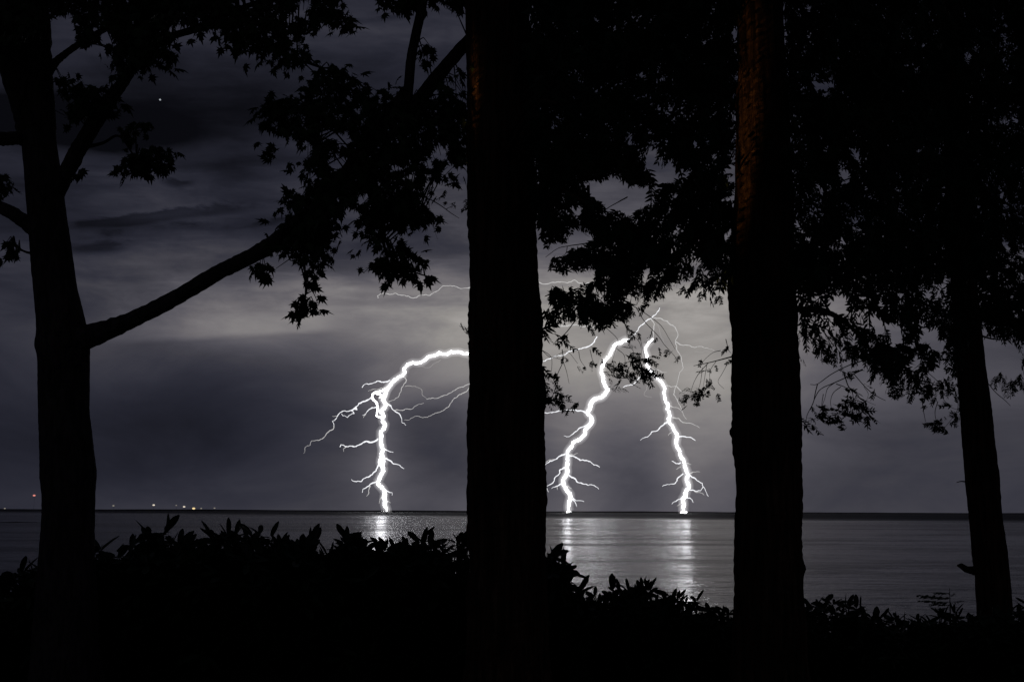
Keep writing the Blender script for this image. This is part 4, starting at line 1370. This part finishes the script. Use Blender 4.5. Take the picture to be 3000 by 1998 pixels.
shrub('rhododendron_shrub', 1070, 13.4, 280, [(990, 1602), (1012, 1558), (1025, 1570), (1060, 1572), (1050, 1590), (1095, 1600), (1130, 1595), (1155, 1602), (1110, 1625), (1020, 1620)],
      'broad-leaved shrub under the leftmost lightning strike', 'shrub', group=SG)
shrub('rhododendron_shrub', 1270, 13.2, 300, [(1180, 1600), (1205, 1585), (1232, 1582), (1250, 1592), (1285, 1605), (1300, 1622), (1340, 1590), (1355, 1585), (1370, 1605), (1320, 1640), (1330, 1700), (1360, 1660)],
      'broad-leaved shrub against the left side of the thick middle trunk', 'shrub', group=SG)
shrub('rhododendron_shrub', 1560, 13.0, 260, [(1500, 1650), (1560, 1640), (1605, 1618), (1618, 1630), (1628, 1648), (1640, 1665), (1655, 1690), (1672, 1705), (1650, 1720)],
      'tall shrub peeking out right of the thick middle trunk', 'shrub', group=SG)
shrub('low_shrub', 1760, 13.6, 240, [(1680, 1725), (1705, 1730), (1722, 1738), (1745, 1742), (1700, 1760), (1775, 1745), (1800, 1750)],
      'low spiky shrub under the middle lightning reflection', 'shrub', (0.11, 0.16), 0.7, -0.1, 55, SG)
shrub('low_shrub', 1880, 13.4, 240, [(1795, 1720), (1815, 1712), (1840, 1705), (1858, 1712), (1876, 1716), (1905, 1722), (1890, 1735), (1930, 1740), (1785, 1735)],
      'spiky low shrub rising highest between the middle and right trunks', 'shrub', (0.12, 0.17), 0.7, -0.1, 55, SG)
shrub('low_shrub', 2050, 13.3, 270, [(1960, 1755), (1985, 1752), (2010, 1742), (2040, 1748), (2065, 1752), (2090, 1765), (2110, 1780), (2135, 1790), (1940, 1760)],
      'low shrub under the rightmost lightning strike', 'shrub', (0.11, 0.16), 0.7, -0.1, 55, SG)
shrub('low_shrub', 2260, 13.6, 260, [(2160, 1800), (2200, 1790), (2260, 1780), (2310, 1785), (2340, 1775)],
      'low shrub at the foot of the trunk with the reddish streak', 'shrub', (0.11, 0.16), 0.7, 0.0, 55, SG)
shrub('low_shrub', 2450, 13.2, 300, [(2370, 1765), (2390, 1755), (2415, 1756), (2440, 1765), (2480, 1768), (2510, 1770), (2535, 1785), (2360, 1790), (2555, 1795)],
      'low shrub right of the trunk with the reddish streak', 'shrub', (0.11, 0.15), 0.7, 0.0, 60, SG)
shrub('low_shrub', 2650, 13.5, 280, [(2570, 1800), (2590, 1795), (2620, 1798), (2650, 1802), (2690, 1802), (2720, 1796), (2760, 1790)],
      'flat low shrub beside the small fern-like sapling', 'shrub', (0.10, 0.14), 0.7, 0.0, 60, SG)
shrub('low_shrub', 2900, 13.3, 330, [(2800, 1785), (2835, 1785), (2870, 1790), (2910, 1790), (2950, 1790), (2985, 1775), (3010, 1770), (3060, 1765)],
      'low shrub at the right picture edge around the leaning trunk', 'shrub', (0.11, 0.15), 0.7, 0.0, 65, SG)

# small sapling with flat layered sprays
base = at(2785, 1850, 14.2)
sap = empty('conifer_sapling', Vector((base.x, base.y, ground_z(base.x, base.y))), 'small fern-like sapling with flat layered sprays left of the leaning trunk', 'sapling')
mb = MB()
q = [Vector((base.x, base.y, ground_z(base.x, base.y) - 0.02)), at(2784, 1790, 14.2), at(2782, 1722, 14.2)]
tube(mb, [Vector(tuple(v_)) for v_ in spline([tuple(v_) for v_ in q], 9)], [0.014 - 0.0014 * i for i in range(9)], 5)
mb.build('stem', TWIG, sap)
for (xs_, ys_, xe, ye) in ((2783, 1738, 2735, 1733), (2783, 1752, 2685, 1742), (2784, 1765, 2690, 1757), (2784, 1772, 2720, 1768), (2783, 1745, 2800, 1735), (2784, 1765, 2826, 1757), (2784, 1778, 2740, 1782), (2784, 1780, 2815, 1775)):
    a_, c_ = at(xs_, ys_, 14.2), at(xe, ye, 14.2 + random.uniform(-0.2, 0.2))
    mb = MB()
    d = c_ - a_
    n_ = 4
    for i in range(n_):
        s = d.length * 0.45
        stamp(mb, random.choice(SPRIG), a_ + d * (i / n_ * 0.8), d + Vector((0, 0, -0.02)), Vector((0, -0.35, 1)) + rvec() * 0.15, s)
    mb.build('frond', LEAF_FIR, sap)


# ------------------------------------------------------------------ warm house light that grazes the bark
def spot(name, loc, target, power, size_deg, blend):
    l = bpy.data.lights.new(name, 'SPOT')
    l.energy = power
    l.color = (1.0, 0.50, 0.15)
    l.spot_size = math.radians(size_deg)
    l.spot_blend = blend
    l.shadow_soft_size = 0.05
    o = bpy.data.objects.new(name, l)
    COL.objects.link(o)
    o.location = loc
    o.rotation_euler = (Vector(target) - Vector(loc)).to_track_quat('-Z', 'Y').to_euler()


def graze(px0, px1, py_lo, py_hi, Y, tx, power):
    """lamp on the lawn in front of a trunk, its narrow beam grazing up the bark"""
    mid = at(0.5 * (px0 + px1), 0.5 * (py_lo + py_hi), Y - 0.18)
    lo, hi = at(px0, py_lo, Y - 0.28), at(px1, py_hi, Y - 0.28)
    loc = Vector((mid.x + tx, Y - 0.85, 0.25))
    a_ = (lo - loc).angle(hi - loc)
    spot('garden_light', loc, mid, power, math.degrees(a_) * 1.0, 0.9)


graze(2166, 2166, 790, 110, RIGHT_Y, -0.8, 860)
graze(1398, 1398, 350, 70, CENTRE_Y, -0.7, 760)
